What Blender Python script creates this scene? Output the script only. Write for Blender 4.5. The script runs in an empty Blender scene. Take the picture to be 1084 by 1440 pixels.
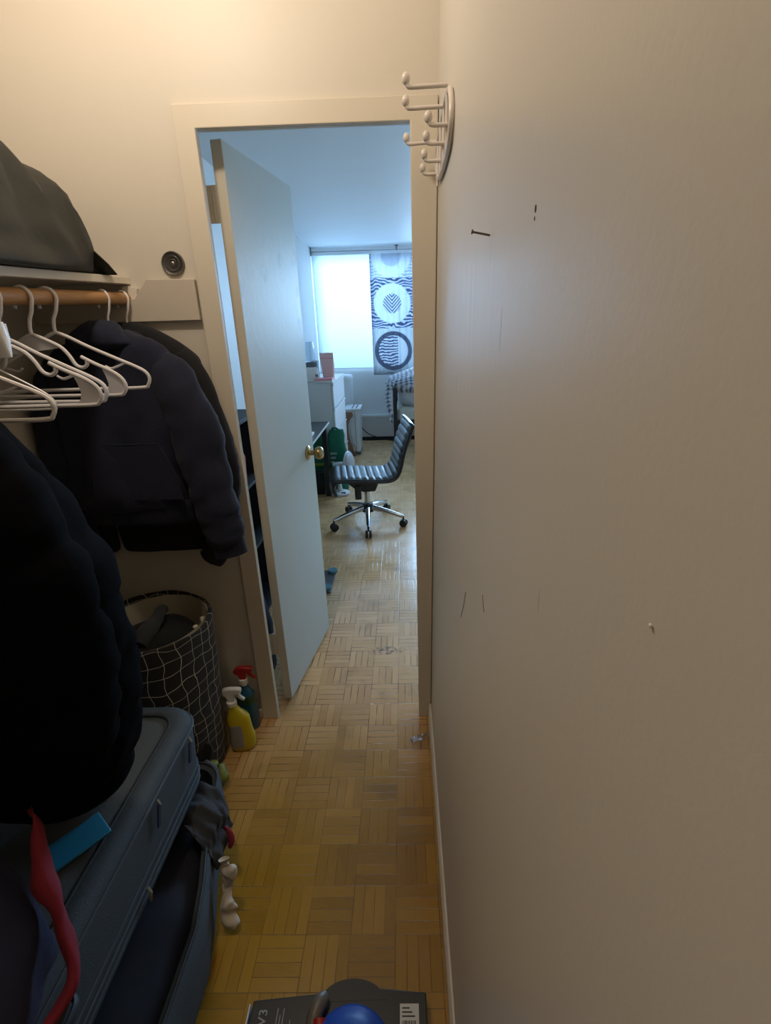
import bpy, bmesh, math, random
from mathutils import Vector, Matrix, noise
PI = math.pi
S = bpy.context.scene
C = S.collection
random.seed(7)

# ------------------------------------------------------------------ camera
def make_camera():
    pitch, yaw, roll = 0.350348, -0.020384, -0.029395
    cy, sy, cp, sp = math.cos(yaw), math.sin(yaw), math.cos(pitch), math.sin(pitch)
    f = Vector((sy*cp, cy*cp, -sp)); r = Vector((cy, -sy, 0)); u = r.cross(f)
    cr, sr = math.cos(roll), math.sin(roll)
    R_, U_ = cr*r + sr*u, -sr*r + cr*u
    m = Matrix((R_, U_, -f)).transposed().to_4x4(); m.translation = Vector((0, 0, 1.51586))
    cd = bpy.data.cameras.new('camera'); co = bpy.data.objects.new('camera', cd); C.objects.link(co)
    cd.sensor_fit = 'VERTICAL'; cd.sensor_height = 36; cd.lens = 679.45/1440*36
    cd.shift_x = -16.011/1440; cd.shift_y = -14.296/1440
    cd.clip_start = 0.01
    co.matrix_world = m
    S.camera = co
make_camera()

# ------------------------------------------------------------------ light
S.view_settings.view_transform = 'Standard'; S.view_settings.look = 'None'
S.view_settings.gamma = 1; S.view_settings.exposure = 0.0
W = bpy.data.worlds.new('world'); S.world = W; W.use_nodes = True
W.node_tree.nodes['Background'].inputs[0].default_value = (.45, .68, 1, 1)
W.node_tree.nodes['Background'].inputs[1].default_value = 1.2

def light(name, kind, loc, energy, color, **k):
    d = bpy.data.lights.new(name, kind); d.energy = energy; d.color = color
    for a, v in k.items():
        if a != 'rot': setattr(d, a, v)
    o = bpy.data.objects.new(name, d); C.objects.link(o); o.location = loc
    if 'rot' in k: o.rotation_euler = k['rot']
    return o
light('daylight', 'AREA', (0.5, 8.6, 2.75), 1350, (.42, .69, 1), shape='RECTANGLE', size=5.2, size_y=2.8, rot=(-PI/2, 0, 0))
light('closet_bulb', 'POINT', (-.58, .92, 2.50), 20, (1, .855, .715), shadow_soft_size=.05)

# ------------------------------------------------------------------ materials
def mat(name, col, rough=.6, metal=0, bump=0, bscale=60, var=0, vscale=8, stretch=None, sheen=0, coat=0, spec=.5, trans=0, alpha=1, bdist=.004):
    m = bpy.data.materials.new(name); m.use_nodes = True
    nt = m.node_tree; b = nt.nodes['Principled BSDF']
    b.inputs['Base Color'].default_value = (*col, 1); b.inputs['Roughness'].default_value = rough
    b.inputs['Metallic'].default_value = metal; b.inputs['Sheen Weight'].default_value = sheen
    b.inputs['Coat Weight'].default_value = coat; b.inputs['Specular IOR Level'].default_value = spec
    b.inputs['Transmission Weight'].default_value = trans; b.inputs['Alpha'].default_value = alpha
    def tex(scale, det=3):
        tc = nt.nodes.new('ShaderNodeTexCoord'); n = nt.nodes.new('ShaderNodeTexNoise')
        n.inputs['Scale'].default_value = scale; n.inputs['Detail'].default_value = det
        mp = nt.nodes.new('ShaderNodeMapping'); nt.links.new(tc.outputs['Object'], mp.inputs[0]); nt.links.new(mp.outputs[0], n.inputs['Vector'])
        if stretch: mp.inputs['Scale'].default_value = stretch
        return n
    if var:
        n = tex(vscale); mx = nt.nodes.new('ShaderNodeMix'); mx.data_type = 'RGBA'
        mx.inputs[6].default_value = (*[c*(1-var) for c in col], 1); mx.inputs[7].default_value = (*[min(1, c*(1+var)) for c in col], 1)
        nt.links.new(n.outputs[0], mx.inputs[0]); nt.links.new(mx.outputs[2], b.inputs['Base Color'])
    if bump:
        n = tex(bscale, 4); bp = nt.nodes.new('ShaderNodeBump'); bp.inputs['Strength'].default_value = bump; bp.inputs['Distance'].default_value = bdist
        nt.links.new(n.outputs[0], bp.inputs['Height']); nt.links.new(bp.outputs[0], b.inputs['Normal'])
    return m

class NT:
    """tiny node-math helper"""
    def __init__(s, m): s.nt = m.node_tree
    def n(s, t, **k):
        x = s.nt.nodes.new(t)
        for a, v in k.items(): setattr(x, a, v)
        return x
    def put(s, sock, v):
        if isinstance(v, bpy.types.NodeSocket): s.nt.links.new(v, sock)
        else: sock.default_value = v
    def m(s, op, a, b=0, c=0):
        x = s.n('ShaderNodeMath', operation=op)
        for i, v in enumerate((a, b, c)): s.put(x.inputs[i], v)
        return x.outputs[0]
    def mix(s, f, a, b):
        x = s.n('ShaderNodeMix', data_type='RGBA')
        s.put(x.inputs[0], f)
        for i, v in ((6, a), (7, b)): s.put(x.inputs[i], v if isinstance(v, bpy.types.NodeSocket) else (*v, 1))
        return x.outputs[2]
    def xyz(s, v):
        x = s.n('ShaderNodeSeparateXYZ'); s.nt.links.new(v, x.inputs[0]); return x.outputs
    def vec(s, a, b, c):
        x = s.n('ShaderNodeCombineXYZ')
        for i, v in enumerate((a, b, c)): s.put(x.inputs[i], v)
        return x.outputs[0]
    def noise(s, v, scale, det=3, dist=0):
        x = s.n('ShaderNodeTexNoise'); x.inputs['Scale'].default_value = scale; x.inputs['Detail'].default_value = det
        x.inputs['Distortion'].default_value = dist
        s.nt.links.new(v, x.inputs['Vector']); return x.outputs[0]
    def step(s, v, a, b):
        x = s.n('ShaderNodeMapRange', interpolation_type='SMOOTHSTEP'); s.put(x.inputs[0], v); x.inputs[1].default_value = a; x.inputs[2].default_value = b
        return x.outputs[0]
    def bsdf(s): return s.nt.nodes['Principled BSDF']

def parquet():
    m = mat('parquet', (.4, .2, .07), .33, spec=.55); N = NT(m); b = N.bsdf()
    g = N.n('ShaderNodeNewGeometry'); x, y, z = N.xyz(g.outputs['Position'])
    T = .11891
    u = N.m('DIVIDE', N.m('ADD', x, .0537), T); v = N.m('DIVIDE', N.m('SUBTRACT', y, 2.4737), T)
    i = N.m('FLOOR', u); j = N.m('FLOOR', v); fu = N.m('FRACT', u); fv = N.m('FRACT', v)
    fu = N.m('SUBTRACT', u, i); fv = N.m('SUBTRACT', v, j)
    par = N.m('FLOORED_MODULO', N.m('ADD', i, j), 2)          # 0: strips along x, 1: strips along y
    inv = N.m('SUBTRACT', 1, par)
    a = N.m('ADD', N.m('MULTIPLY', par, fu), N.m('MULTIPLY', inv, fv))   # across the strips
    l = N.m('ADD', N.m('MULTIPLY', par, fv), N.m('MULTIPLY', inv, fu))   # along them
    a4 = N.m('MULTIPLY', a, 4); k = N.m('FLOOR', a4); fa = N.m('SUBTRACT', a4, k)
    wn = N.n('ShaderNodeTexWhiteNoise'); N.nt.links.new(N.vec(i, j, k), wn.inputs[0])
    wt = N.n('ShaderNodeTexWhiteNoise'); N.nt.links.new(N.vec(i, j, 77.), wt.inputs[0])
    rnd = wn.outputs[0]
    grain = N.noise(N.vec(N.m('MULTIPLY', N.m('ADD', a4, N.m('MULTIPLY', rnd, 50)), 1.0), N.m('MULTIPLY', l, .5), rnd), 7, 5)
    tone = N.m('ADD', N.m('ADD', N.m('MULTIPLY', rnd, .42), N.m('MULTIPLY', wt.outputs[0], .25)), N.m('MULTIPLY', grain, .45))
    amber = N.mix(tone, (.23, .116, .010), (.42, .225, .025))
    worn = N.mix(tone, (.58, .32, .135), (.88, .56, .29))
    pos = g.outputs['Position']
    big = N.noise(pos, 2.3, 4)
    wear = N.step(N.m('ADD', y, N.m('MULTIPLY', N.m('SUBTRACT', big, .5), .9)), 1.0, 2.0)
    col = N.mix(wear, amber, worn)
    blot = N.m('MULTIPLY', N.step(N.noise(pos, 5.5, 4), .56, .75), .35)
    col = N.mix(blot, col, (.10, .075, .04))
    # gaps: open and dirty where worn
    e1 = N.m('MINIMUM', fa, N.m('SUBTRACT', 1, fa)); e2 = N.m('MULTIPLY', N.m('MINIMUM', l, N.m('SUBTRACT', 1, l)), 4)
    e = N.m('MINIMUM', e1, e2)
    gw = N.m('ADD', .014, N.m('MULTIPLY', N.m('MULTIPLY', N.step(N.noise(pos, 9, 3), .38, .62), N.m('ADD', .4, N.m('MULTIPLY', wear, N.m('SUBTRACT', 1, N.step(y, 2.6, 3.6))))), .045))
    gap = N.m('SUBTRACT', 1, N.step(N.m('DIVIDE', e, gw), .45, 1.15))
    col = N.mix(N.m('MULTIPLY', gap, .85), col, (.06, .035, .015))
    # black scuffs across the doorway
    dx = N.m('DIVIDE', N.m('SUBTRACT', x, -.115), .10); dy = N.m('DIVIDE', N.m('SUBTRACT', y, 2.0), .035)
    d = N.m('ADD', N.m('MULTIPLY', dx, dx), N.m('MULTIPLY', dy, dy))
    sc = N.m('MULTIPLY', N.m('SUBTRACT', 1, N.step(d, .3, 1.2)), N.step(N.noise(pos, 60, 3), .46, .6))
    col = N.mix(N.m('MULTIPLY', sc, .8), col, (.04, .035, .04))
    N.put(b.inputs['Base Color'], col)
    ro = N.m('ADD', .10, N.m('MULTIPLY', N.noise(pos, 14, 4), .22))
    N.put(b.inputs['Roughness'], ro)
    bp = N.n('ShaderNodeBump'); bp.inputs['Strength'].default_value = .25; bp.inputs['Distance'].default_value = .002
    N.put(bp.inputs['Height'], N.m('SUBTRACT', N.m('MULTIPLY', rnd, .4), gap)); N.put(b.inputs['Normal'], bp.outputs[0])
    return m

def wallpaint(name, col, rough=.45, drip=False):
    m = mat(name, col, rough, spec=.4); N = NT(m); b = N.bsdf()
    g = N.n('ShaderNodeNewGeometry'); pos = g.outputs['Position']; x, y, z = N.xyz(pos)
    n1 = N.noise(pos, 3, 3); n2 = N.noise(pos, 160, 3)
    c = N.mix(N.m('MULTIPLY', N.m('SUBTRACT', n1, .5), .5), col, tuple(q*.86 for q in col))
    if drip:
        sp = N.step(N.noise(N.vec(N.m('MULTIPLY', x, 30), N.m('MULTIPLY', y, 30), N.m('MULTIPLY', z, 9)), 1.6, 2), .77, .80)
        c = N.mix(N.m('MULTIPLY', sp, .5), c, (.80, .76, .68))
        ln = N.step(N.noise(N.vec(N.m('MULTIPLY', x, 60), N.m('MULTIPLY', y, 60), N.m('MULTIPLY', z, 7)), 1.1, 1), .80, .83)
        c = N.mix(N.m('MULTIPLY', ln, .55), c, (.12, .09, .06))
    N.put(b.inputs['Base Color'], c)
    h = N.m('ADD', N.m('MULTIPLY', n2, .12), N.m('MULTIPLY', N.noise(pos, 7, 2), .5))
    if drip:
        lo = N.noise(N.vec(x, N.m('MULTIPLY', y, 42), N.m('MULTIPLY', z, 3)), 1, 2)
        band = N.m('MULTIPLY', N.m('MULTIPLY', N.step(z, 1.05, 1.4), N.m('SUBTRACT', 1, N.step(z, 1.5, 1.7))), N.step(y, .45, .9))
        h = N.m('ADD', h, N.m('MULTIPLY', N.m('MULTIPLY', lo, band), 1.0))
    bp = N.n('ShaderNodeBump'); bp.inputs['Strength'].default_value = .35; bp.inputs['Distance'].default_value = .004
    N.put(bp.inputs['Height'], h); N.put(b.inputs['Normal'], bp.outputs[0])
    return m

def doorpaint():
    col = (.57, .595, .555)
    m = mat('door_paint', col, .42, spec=.4); N = NT(m); b = N.bsdf()
    g = N.n('ShaderNodeNewGeometry'); pos = g.outputs['Position']; x, y, z = N.xyz(pos)
    tot = 0.
    for (sy_, sz_, ry, rz) in ((2.02, 1.755, .03, .035), (2.16, 1.77, .035, .05), (2.16, 1.655, .02, .025), (2.155, 1.53, .022, .03), (1.86, 1.70, .035, .035), (2.02, 1.70, .02, .02)):
        dy = N.m('DIVIDE', N.m('SUBTRACT', y, sy_), ry); dz = N.m('DIVIDE', N.m('SUBTRACT', z, sz_), rz)
        d = N.m('ADD', N.m('MULTIPLY', dy, dy), N.m('MULTIPLY', dz, dz))
        tot = N.m('MAXIMUM', tot, N.m('SUBTRACT', 1, N.step(d, .2, 1.3)))
    k = N.m('MULTIPLY', tot, N.step(N.noise(pos, 34, 3), .32, .7))
    N.put(b.inputs['Base Color'], N.mix(N.m('MULTIPLY', k, .55), col, (.36, .37, .35)))
    bp = N.n('ShaderNodeBump'); bp.inputs['Strength'].default_value = .2; bp.inputs['Distance'].default_value = .003
    N.put(bp.inputs['Height'], N.noise(pos, 30, 4)); N.put(b.inputs['Normal'], bp.outputs[0])
    return m

def curtain_mat():
    m = bpy.data.materials.new('patterned_curtain'); m.use_nodes = True; N = NT(m); nt = m.node_tree
    nt.nodes.remove(nt.nodes['Principled BSDF'])
    g = N.n('ShaderNodeNewGeometry'); pos = g.outputs['Position']; x, y, z = N.xyz(pos)
    dark = (.17, .20, .29); pale = (.62, .65, .68); grey = (.33, .36, .42)  # dark tones lifted to a hazy blue: window bloom put into the print
    X = N.m('SUBTRACT', x, -.122)
    def rad(zc): 
        q = N.m('SUBTRACT', z, zc); return N.m('SQRT', N.m('ADD', N.m('MULTIPLY', X, X), N.m('MULTIPLY', q, q)))
    def inside(r, R): return N.m('SUBTRACT', 1, N.step(r, R-.004, R+.004))
    def waves(freq, amp, v):
        nz = N.noise(pos, v, 2); w = N.m('SINE', N.m('ADD', N.m('MULTIPLY', z, freq), N.m('MULTIPLY', nz, amp))); return N.step(w, -.25, .25)
    w1 = waves(185, 30, 5); w2 = waves(170, 14, 8)
    chev = N.step(N.m('SINE', N.m('MULTIPLY', N.m('SUBTRACT', z, N.m('MULTIPLY', N.m('ABSOLUTE', X), 1.1)), 150)), -.2, .2)
    # upper square
    r = rad(2.33); c1 = N.mix(N.m('MULTIPLY', w2, .5), (.62, .65, .7), (.25, .28, .36))
    c1 = N.mix(inside(r, .25), c1, pale); c1 = N.mix(inside(r, .125), c1, (.50, .53, .58))
    # middle square
    r = rad(1.778); c2 = N.mix(w1, (.55, .58, .66), dark); c2 = N.mix(inside(r, .236), c2, pale)
    c2 = N.mix(inside(r, .116), c2, N.mix(chev, pale, dark))
    # lower square
    r = rad(1.20); c3 = N.mix(inside(r, .245), (.55, .58, .60), (.19, .21, .26))
    inn = N.mix(N.m('MULTIPLY', N.m('SUBTRACT', 1, N.step(X, .06, .065)), w2), (.60, .62, .64), dark)
    c3 = N.mix(inside(r, .192), c3, inn)
    col = N.mix(N.step(z, 1.480, 1.482), c3, c2); col = N.mix(N.step(z, 2.072, 2.074), col, c1)
    dif = N.n('ShaderNodeBsdfDiffuse'); tr = N.n('ShaderNodeBsdfTranslucent'); N.put(dif.inputs[0], col); N.put(tr.inputs[0], col)
    mx = N.n('ShaderNodeMixShader'); mx.inputs[0].default_value = .5
    nt.links.new(dif.outputs[0], mx.inputs[1]); nt.links.new(tr.outputs[0], mx.inputs[2]); nt.links.new(mx.outputs[0], nt.nodes['Material Output'].inputs[0])
    return m

def sheer_mat():
    m = bpy.data.materials.new('sheer_blind'); m.use_nodes = True; N = NT(m); nt = m.node_tree
    nt.nodes.remove(nt.nodes['Principled BSDF'])
    dif = N.n('ShaderNodeBsdfDiffuse'); tr = N.n('ShaderNodeBsdfTranslucent'); tp = N.n('ShaderNodeBsdfTransparent')
    for s in (dif, tr): s.inputs[0].default_value = (.62, .66, .68, 1)
    a = N.n('ShaderNodeMixShader'); a.inputs[0].default_value = .65; nt.links.new(dif.outputs[0], a.inputs[1]); nt.links.new(tr.outputs[0], a.inputs[2])
    c = N.n('ShaderNodeMixShader'); c.inputs[0].default_value = .08; nt.links.new(a.outputs[0], c.inputs[1]); nt.links.new(tp.outputs[0], c.inputs[2])
    nt.links.new(c.outputs[0], nt.nodes['Material Output'].inputs[0])
    return m

def glass_mat(name='window_glass', tint=(.96, .98, 1), gl=.07):
    m = bpy.data.materials.new(name); m.use_nodes = True; N = NT(m); nt = m.node_tree
    nt.nodes.remove(nt.nodes['Principled BSDF'])
    g = N.n('ShaderNodeBsdfGlossy'); g.inputs['Roughness'].default_value = .03; tp = N.n('ShaderNodeBsdfTransparent'); tp.inputs[0].default_value = (*tint, 1)
    c = N.n('ShaderNodeMixShader'); c.inputs[0].default_value = gl; nt.links.new(tp.outputs[0], c.inputs[1]); nt.links.new(g.outputs[0], c.inputs[2])
    nt.links.new(c.outputs[0], nt.nodes['Material Output'].inputs[0])
    return m

def grid_mat():
    """black cloth printed with a wobbly hand-drawn white grid"""
    m = mat('grid_cloth', (.01, .01, .011), .85, sheen=.1); N = NT(m); b = N.bsdf()
    tc = N.n('ShaderNodeTexCoord'); o = tc.outputs['Object']; x, y, z = N.xyz(o)
    n1 = N.noise(o, 7, 2); n2 = N.noise(N.vec(y, z, x), 6.3, 2)
    th = N.m('ARCTAN2', y, x)
    u = N.m('ADD', N.m('MULTIPLY', th, 26/(2*PI)), N.m('MULTIPLY', N.m('SUBTRACT', n1, .5), 1.6))
    v = N.m('ADD', N.m('MULTIPLY', z, 1/.046), N.m('MULTIPLY', N.m('SUBTRACT', n2, .5), 1.8))
    def line(q, w):
        f = N.m('SUBTRACT', q, N.m('FLOOR', q)); return N.m('SUBTRACT', 1, N.step(N.m('MINIMUM', f, N.m('SUBTRACT', 1, f)), w*.6, w*1.3))
    k = N.m('MAXIMUM', line(u, .020), line(v, .020))
    N.put(b.inputs['Base Color'], N.mix(k, (.01, .01, .011), (.60, .56, .43)))
    return m

def plaid_mat():
    m = mat('plaid', (.3, .3, .35), .95, sheen=.2); N = NT(m); b = N.bsdf()
    g = N.n('ShaderNodeNewGeometry'); x, y, z = N.xyz(g.outputs['Position'])
    nz = N.noise(g.outputs['Position'], 5, 2)
    s1 = N.step(N.m('SINE', N.m('ADD', N.m('MULTIPLY', x, 120), N.m('MULTIPLY', nz, 9))), -.5, .5)
    s2 = N.step(N.m('SINE', N.m('ADD', N.m('MULTIPLY', N.m('ADD', y, z), 120), N.m('MULTIPLY', nz, 9))), -.5, .5)
    k = N.m('MULTIPLY', N.m('ADD', s1, s2), .5)
    N.put(b.inputs['Base Color'], N.mix(k, (.55, .57, .62), (.07, .08, .12)))
    return m

M = dict(
    floor=parquet(), wall=wallpaint('closet_wall_paint', (.64, .59, .50), .5), rwall=wallpaint('right_wall_paint', (.63, .595, .53), .36, True),
    roomwall=wallpaint('room_wall_paint', (.74, .75, .74), .55), ceil=wallpaint('ceiling_paint', (.80, .82, .83), .6),
    trim=wallpaint('trim_paint', (.66, .60, .49), .38), dooredge=wallpaint('door_edge_paint', (.62, .57, .46), .4), door=doorpaint(),
    cleat=wallpaint('cleat_paint', (.58, .52, .43), .45), shelf=wallpaint('shelf_paint', (.76, .70, .60), .45),
    wood=mat('rod_wood', (.42, .22, .085), .45, var=.3, vscale=30, stretch=(6, .5, 6)),
    plastic=mat('hanger_plastic', (.74, .71, .70), .35), wire=mat('coated_wire', (.72, .70, .68), .35),
    navy=mat('navy_fleece', (.009, .012, .030), .95, bump=.3, bscale=220, sheen=.05), black=mat('black_cloth', (.006, .006, .008), .9, bump=.2, bscale=150, sheen=.04),
    navyrib=mat('navy_ribbing', (.007, .009, .022), .95, bump=.5, bscale=60, stretch=(8, 8, .4)),
    puffer=mat('puffer_nylon', (.003, .003, .004), .9, bump=.35, bscale=40, spec=.04, bdist=.006),
    olive=mat('dark_nylon', (.020, .020, .014), .7, bump=.35, bscale=18, sheen=.05, bdist=.012),
    chrome=mat('dark_chrome', (.42, .40, .38), .28, 1), darkring=mat('dark_ring', (.13, .125, .115), .35, .8),
    rack=mat('rack_enamel', (.68, .62, .56), .28, coat=.3), nail=mat('steel_nail', (.16, .14, .12), .4, .9), brass=mat('brass', (.40, .28, .12), .3, 1),
    hinge=mat('painted_hinge', (.60, .56, .47), .4, bump=.4, bscale=200),
    grid=grid_mat(), lining=mat('cream_lining', (.52, .47, .36), .9, bump=.3, bscale=40), laundry=mat('dark_laundry', (.01, .01, .011), .95, bump=.4, bscale=30),
    greycloth=mat('charcoal_cloth', (.030, .031, .034), .95, bump=.4, bscale=60, sheen=.08),
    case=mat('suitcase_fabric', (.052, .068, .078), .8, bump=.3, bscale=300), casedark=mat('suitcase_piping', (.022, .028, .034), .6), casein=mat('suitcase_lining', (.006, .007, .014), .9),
    casepanel=mat('suitcase_panel', (.062, .070, .070), .8, bump=.3, bscale=300), zipper=mat('zipper_tape', (.05, .07, .085), .5),
    metal=mat('zip_metal', (.5, .48, .42), .35, 1), navypull=mat('navy_pull', (.012, .02, .045), .7),
    red=mat('crimson_cloth', (.20, .009, .022), .9, bump=.4, bscale=40), darknavy=mat('dark_navy_cloth', (.014, .014, .040), .95, bump=.4, bscale=40),
    teal=mat('teal_plastic', (.012, .22, .38), .5), green=mat('green_cloth', (.02, .085, .05), .9, bump=.4, bscale=40), paleg=mat('pale_grey_cloth', (.16, .18, .20), .9, bump=.4, bscale=40),
    offwhite=mat('offwhite_cloth', (.55, .49, .40), .9, bump=.5, bscale=50), lime=mat('lime_plastic', (.17, .20, .022), .5, bump=.5, bscale=30), darkgreen=mat('dark_green', (.035, .05, .012), .6, bump=.5, bscale=30),
    yellow=mat('yellow_plastic', (.56, .44, .012), .35), white=mat('white_plastic', (.74, .72, .68), .35), label=mat('grey_label', (.30, .29, .29), .5, var=.25, vscale=90, stretch=(.3, .3, 3)),
    redp=mat('red_plastic', (.38, .02, .018), .35), bluel=mat('blue_liquid', (.012, .09, .17), .25), greenl=mat('green_neck', (.025, .07, .035), .3),
    tape=glass_mat('clear_tape', (.9, .88, .85), .18),
    black2=mat('black_card', (.005, .007, .007), .4, var=.3, vscale=6), card=mat('white_card', (.6, .6, .58), .6), blue=mat('blue_plastic', (.012, .075, .42), .38, bump=.1, bscale=25), greyp=mat('grey_plastic', (.14, .125, .10), .4), ink=mat('ink', (.02, .02, .02), .6), greyink=mat('grey_print', (.33, .34, .34), .6),
    leather=mat('black_leather', (.022, .024, .028), .30, bump=.25, bscale=90, spec=.7), frame=mat('black_frame', (.012, .013, .015), .4), rubber=mat('caster_plastic', (.012, .012, .013), .45), chr2=mat('polished_steel', (.55, .56, .58), .18, 1),
    lam=mat('white_laminate', (.66, .67, .66), .4), lamfront=mat('white_drawer_front', (.72, .74, .76), .35), deskm=mat('black_desk_top', (.055, .058, .062), .35), bm=mat('black_metal', (.012, .012, .013), .45),
    gbag=mat('green_bag', (.005, .17, .10), .45, bump=.3, bscale=14, bdist=.01), gbagp=mat('bag_print', (.42, .55, .50), .6), gyel=mat('yellow_green_print', (.25, .34, .04), .6),
    fan=mat('fan_plastic', (.68, .68, .68), .4), grille=mat('fan_grille', (.40, .40, .42), .45, bump=1, bscale=60, stretch=(1, 1, 5)),
    brown=mat('brown_wood', (.20, .095, .060), .5, var=.2, vscale=10, stretch=(1, 1, .2)),
    pink=mat('pink_pouch', (.80, .48, .46), .5, bump=.3, bscale=20), magr=mat('magazine_red', (.70, .25, .28), .5), paper=mat('paper', (.72, .73, .74), .7), jar=glass_mat('jar_glass', (.88, .93, .97), .16), greyd=mat('grey_collar', (.10, .115, .13), .45), boxg=mat('grey_box', (.15, .17, .20), .5),  # pouch pink raised: light coming through it is put into the colour
    plaid=plaid_mat(), mattress=mat('mattress', (.50, .49, .44), .9, bump=.4, bscale=25), sheet=mat('pale_sheet', (.50, .50, .53), .95, bump=.4, bscale=25),
    curtain=curtain_mat(), sheer=sheer_mat(), glass=glass_mat(), rail=mat('rail_white', (.80, .83, .85), .35), railshade=mat('rail_shaded', (.22, .25, .28), .5),  # railshade: darker copy of the rail white, shade put into the colour
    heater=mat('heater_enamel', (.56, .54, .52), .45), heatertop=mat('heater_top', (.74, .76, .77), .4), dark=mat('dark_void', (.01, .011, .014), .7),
    orange=mat('orange_fabric', (.55, .08, .02), .7), slate=mat('slate_board', (.10, .11, .12), .6), disc=mat('blue_disc', (.10, .24, .30), .5),
    brick=mat('balcony_wall', (.42, .48, .55), .8, bump=.3, bscale=20), hole=mat('wall_hole', (.08, .06, .045), .9), chip=mat('chipped_plaster', (.75, .72, .66), .8),
)

# ------------------------------------------------------------------ object helpers
def wloc(o):
    v = Vector((0, 0, 0))
    while o: v += o.location; o = o.parent
    return v
def obj(name, bm, m, parent=None, smooth=True, loc=None, label=None, bevel=0, angle=40):
    """links bm (built in world coordinates) as ONE mesh object"""
    base = Vector(loc) if loc else Vector((0, 0, 0))
    off = wloc(parent) if parent else base
    bmesh.ops.recalc_face_normals(bm, faces=bm.faces)
    if off.length: bmesh.ops.translate(bm, verts=bm.verts, vec=-off)
    me = bpy.data.meshes.new(name); bm.to_mesh(me); bm.free()
    ms = m if isinstance(m, (list, tuple)) else [m]
    for q in ms: me.materials.append(q)
    if smooth:
        me.polygons.foreach_set('use_smooth', [True]*len(me.polygons))
        me.set_sharp_from_angle(angle=math.radians(angle))
    o = bpy.data.objects.new(name, me); C.objects.link(o)
    if parent: o.parent = parent
    elif loc: o.location = base
    if bevel:
        b = o.modifiers.new('bevel', 'BEVEL'); b.width = bevel; b.segments = 2; b.limit_method = 'ANGLE'; b.angle_limit = math.radians(40)
    if label: o['label'] = label
    return o
def tag(o, label, cat, group=None, kind=None):
    o['label'] = label; o['category'] = cat
    if group: o['group'] = group
    if kind: o['kind'] = kind
    return o
def thing(name, label, cat, loc=(0, 0, 0), group=None):
    o = bpy.data.objects.new(name, None); C.objects.link(o); o.location = loc; o.empty_display_size = .05
    return tag(o, label, cat, group)
def struct(name, bm, m, parent=None, label=None, **k):
    o = obj(name, bm, m, parent, **k)
    if not parent: o['kind'] = 'structure'
    if label: o['label'] = label
    return o
def B(): return bmesh.new()

def box(bm, lo, hi, mi=0):
    r = bmesh.ops.create_cube(bm, size=1)
    lo, hi = Vector(lo), Vector(hi); c = (lo+hi)/2; d = hi-lo
    for v in r['verts']: v.co = Vector((v.co.x*d.x, v.co.y*d.y, v.co.z*d.z)) + c
    for f in {f for v in r['verts'] for f in v.link_faces}: f.material_index = mi
    return bm
def obox(bm, c, ax, ay, az, sx, sy, sz):
    """oriented box: centre, unit axes, sizes"""
    r = bmesh.ops.create_cube(bm, size=1)
    for v in r['verts']: v.co = Vector(c) + Vector(ax)*v.co.x*sx + Vector(ay)*v.co.y*sy + Vector(az)*v.co.z*sz
    return bm
def loft(bm, rings, cap=True, closed=True):
    vs = [[bm.verts.new(p) for p in r] for r in rings]
    n = len(rings[0])
    for a, b in zip(vs, vs[1:]):
        for i in range(n if closed else n-1):
            j = (i+1) % n
            bm.faces.new((a[i], a[j], b[j], b[i]))
    if cap:
        for r in (vs[0], vs[-1]):
            try: bm.faces.new(r)
            except ValueError: pass
    return bm
def ell(c, a, b, n=32, p=2.0, ax=(1, 0, 0), ay=(0, 1, 0), fn=None):
    c, ax, ay = Vector(c), Vector(ax), Vector(ay); out = []
    for i in range(n):
        t = 2*PI*i/n; ct, st = math.cos(t), math.sin(t)
        x = math.copysign(abs(ct)**(2/p), ct)*a; y = math.copysign(abs(st)**(2/p), st)*b
        k = fn(t) if fn else 1
        out.append(c + ax*x*k + ay*y*k)
    return out
def cr(pts, n=8, closed=False):
    """Catmull-Rom through pts (Vectors or floats in tuples)"""
    P_ = [Vector(p) for p in pts]; out = []; L = len(P_)
    rng = range(L if closed else L-1)
    for i in rng:
        if closed: a, b, c, d = P_[(i-1) % L], P_[i], P_[(i+1) % L], P_[(i+2) % L]
        else: a, b, c, d = P_[max(i-1, 0)], P_[i], P_[i+1], P_[min(i+2, L-1)]
        for k in range(n):
            t = k/n; out.append(.5*((2*b) + (c-a)*t + (2*a-5*b+4*c-d)*t*t + (3*b-a-3*c+d)*t**3))
    if not closed: out.append(P_[-1])
    return out
def tube(bm, pts, r, n=8, closed=False, flat=1.0, up=None):
    pts = [Vector(p) for p in pts]; L = len(pts)
    rs = r if isinstance(r, (list, tuple)) else [r]*L
    rings = []; nrm = None
    for i, p in enumerate(pts):
        if closed: t = pts[(i+1) % L] - pts[i-1]
        else: t = pts[min(i+1, L-1)] - pts[max(i-1, 0)]
        t.normalize()
        if nrm is None:
            q = Vector(up) if up else (Vector((0, 0, 1)) if abs(t.z) < .9 else Vector((1, 0, 0)))
            nrm = (q - t*q.dot(t)).normalized()
        else: nrm = (nrm - t*nrm.dot(t)).normalized()
        bn = t.cross(nrm)
        rings.append([p + (nrm*math.cos(2*PI*k/n) + bn*flat*math.sin(2*PI*k/n))*rs[i] for k in range(n)])
    if closed: rings.append(rings[0]); 
    loft(bm, rings, cap=not closed)
    if closed: bmesh.ops.remove_doubles(bm, verts=bm.verts, dist=1e-6)
    return bm
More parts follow.
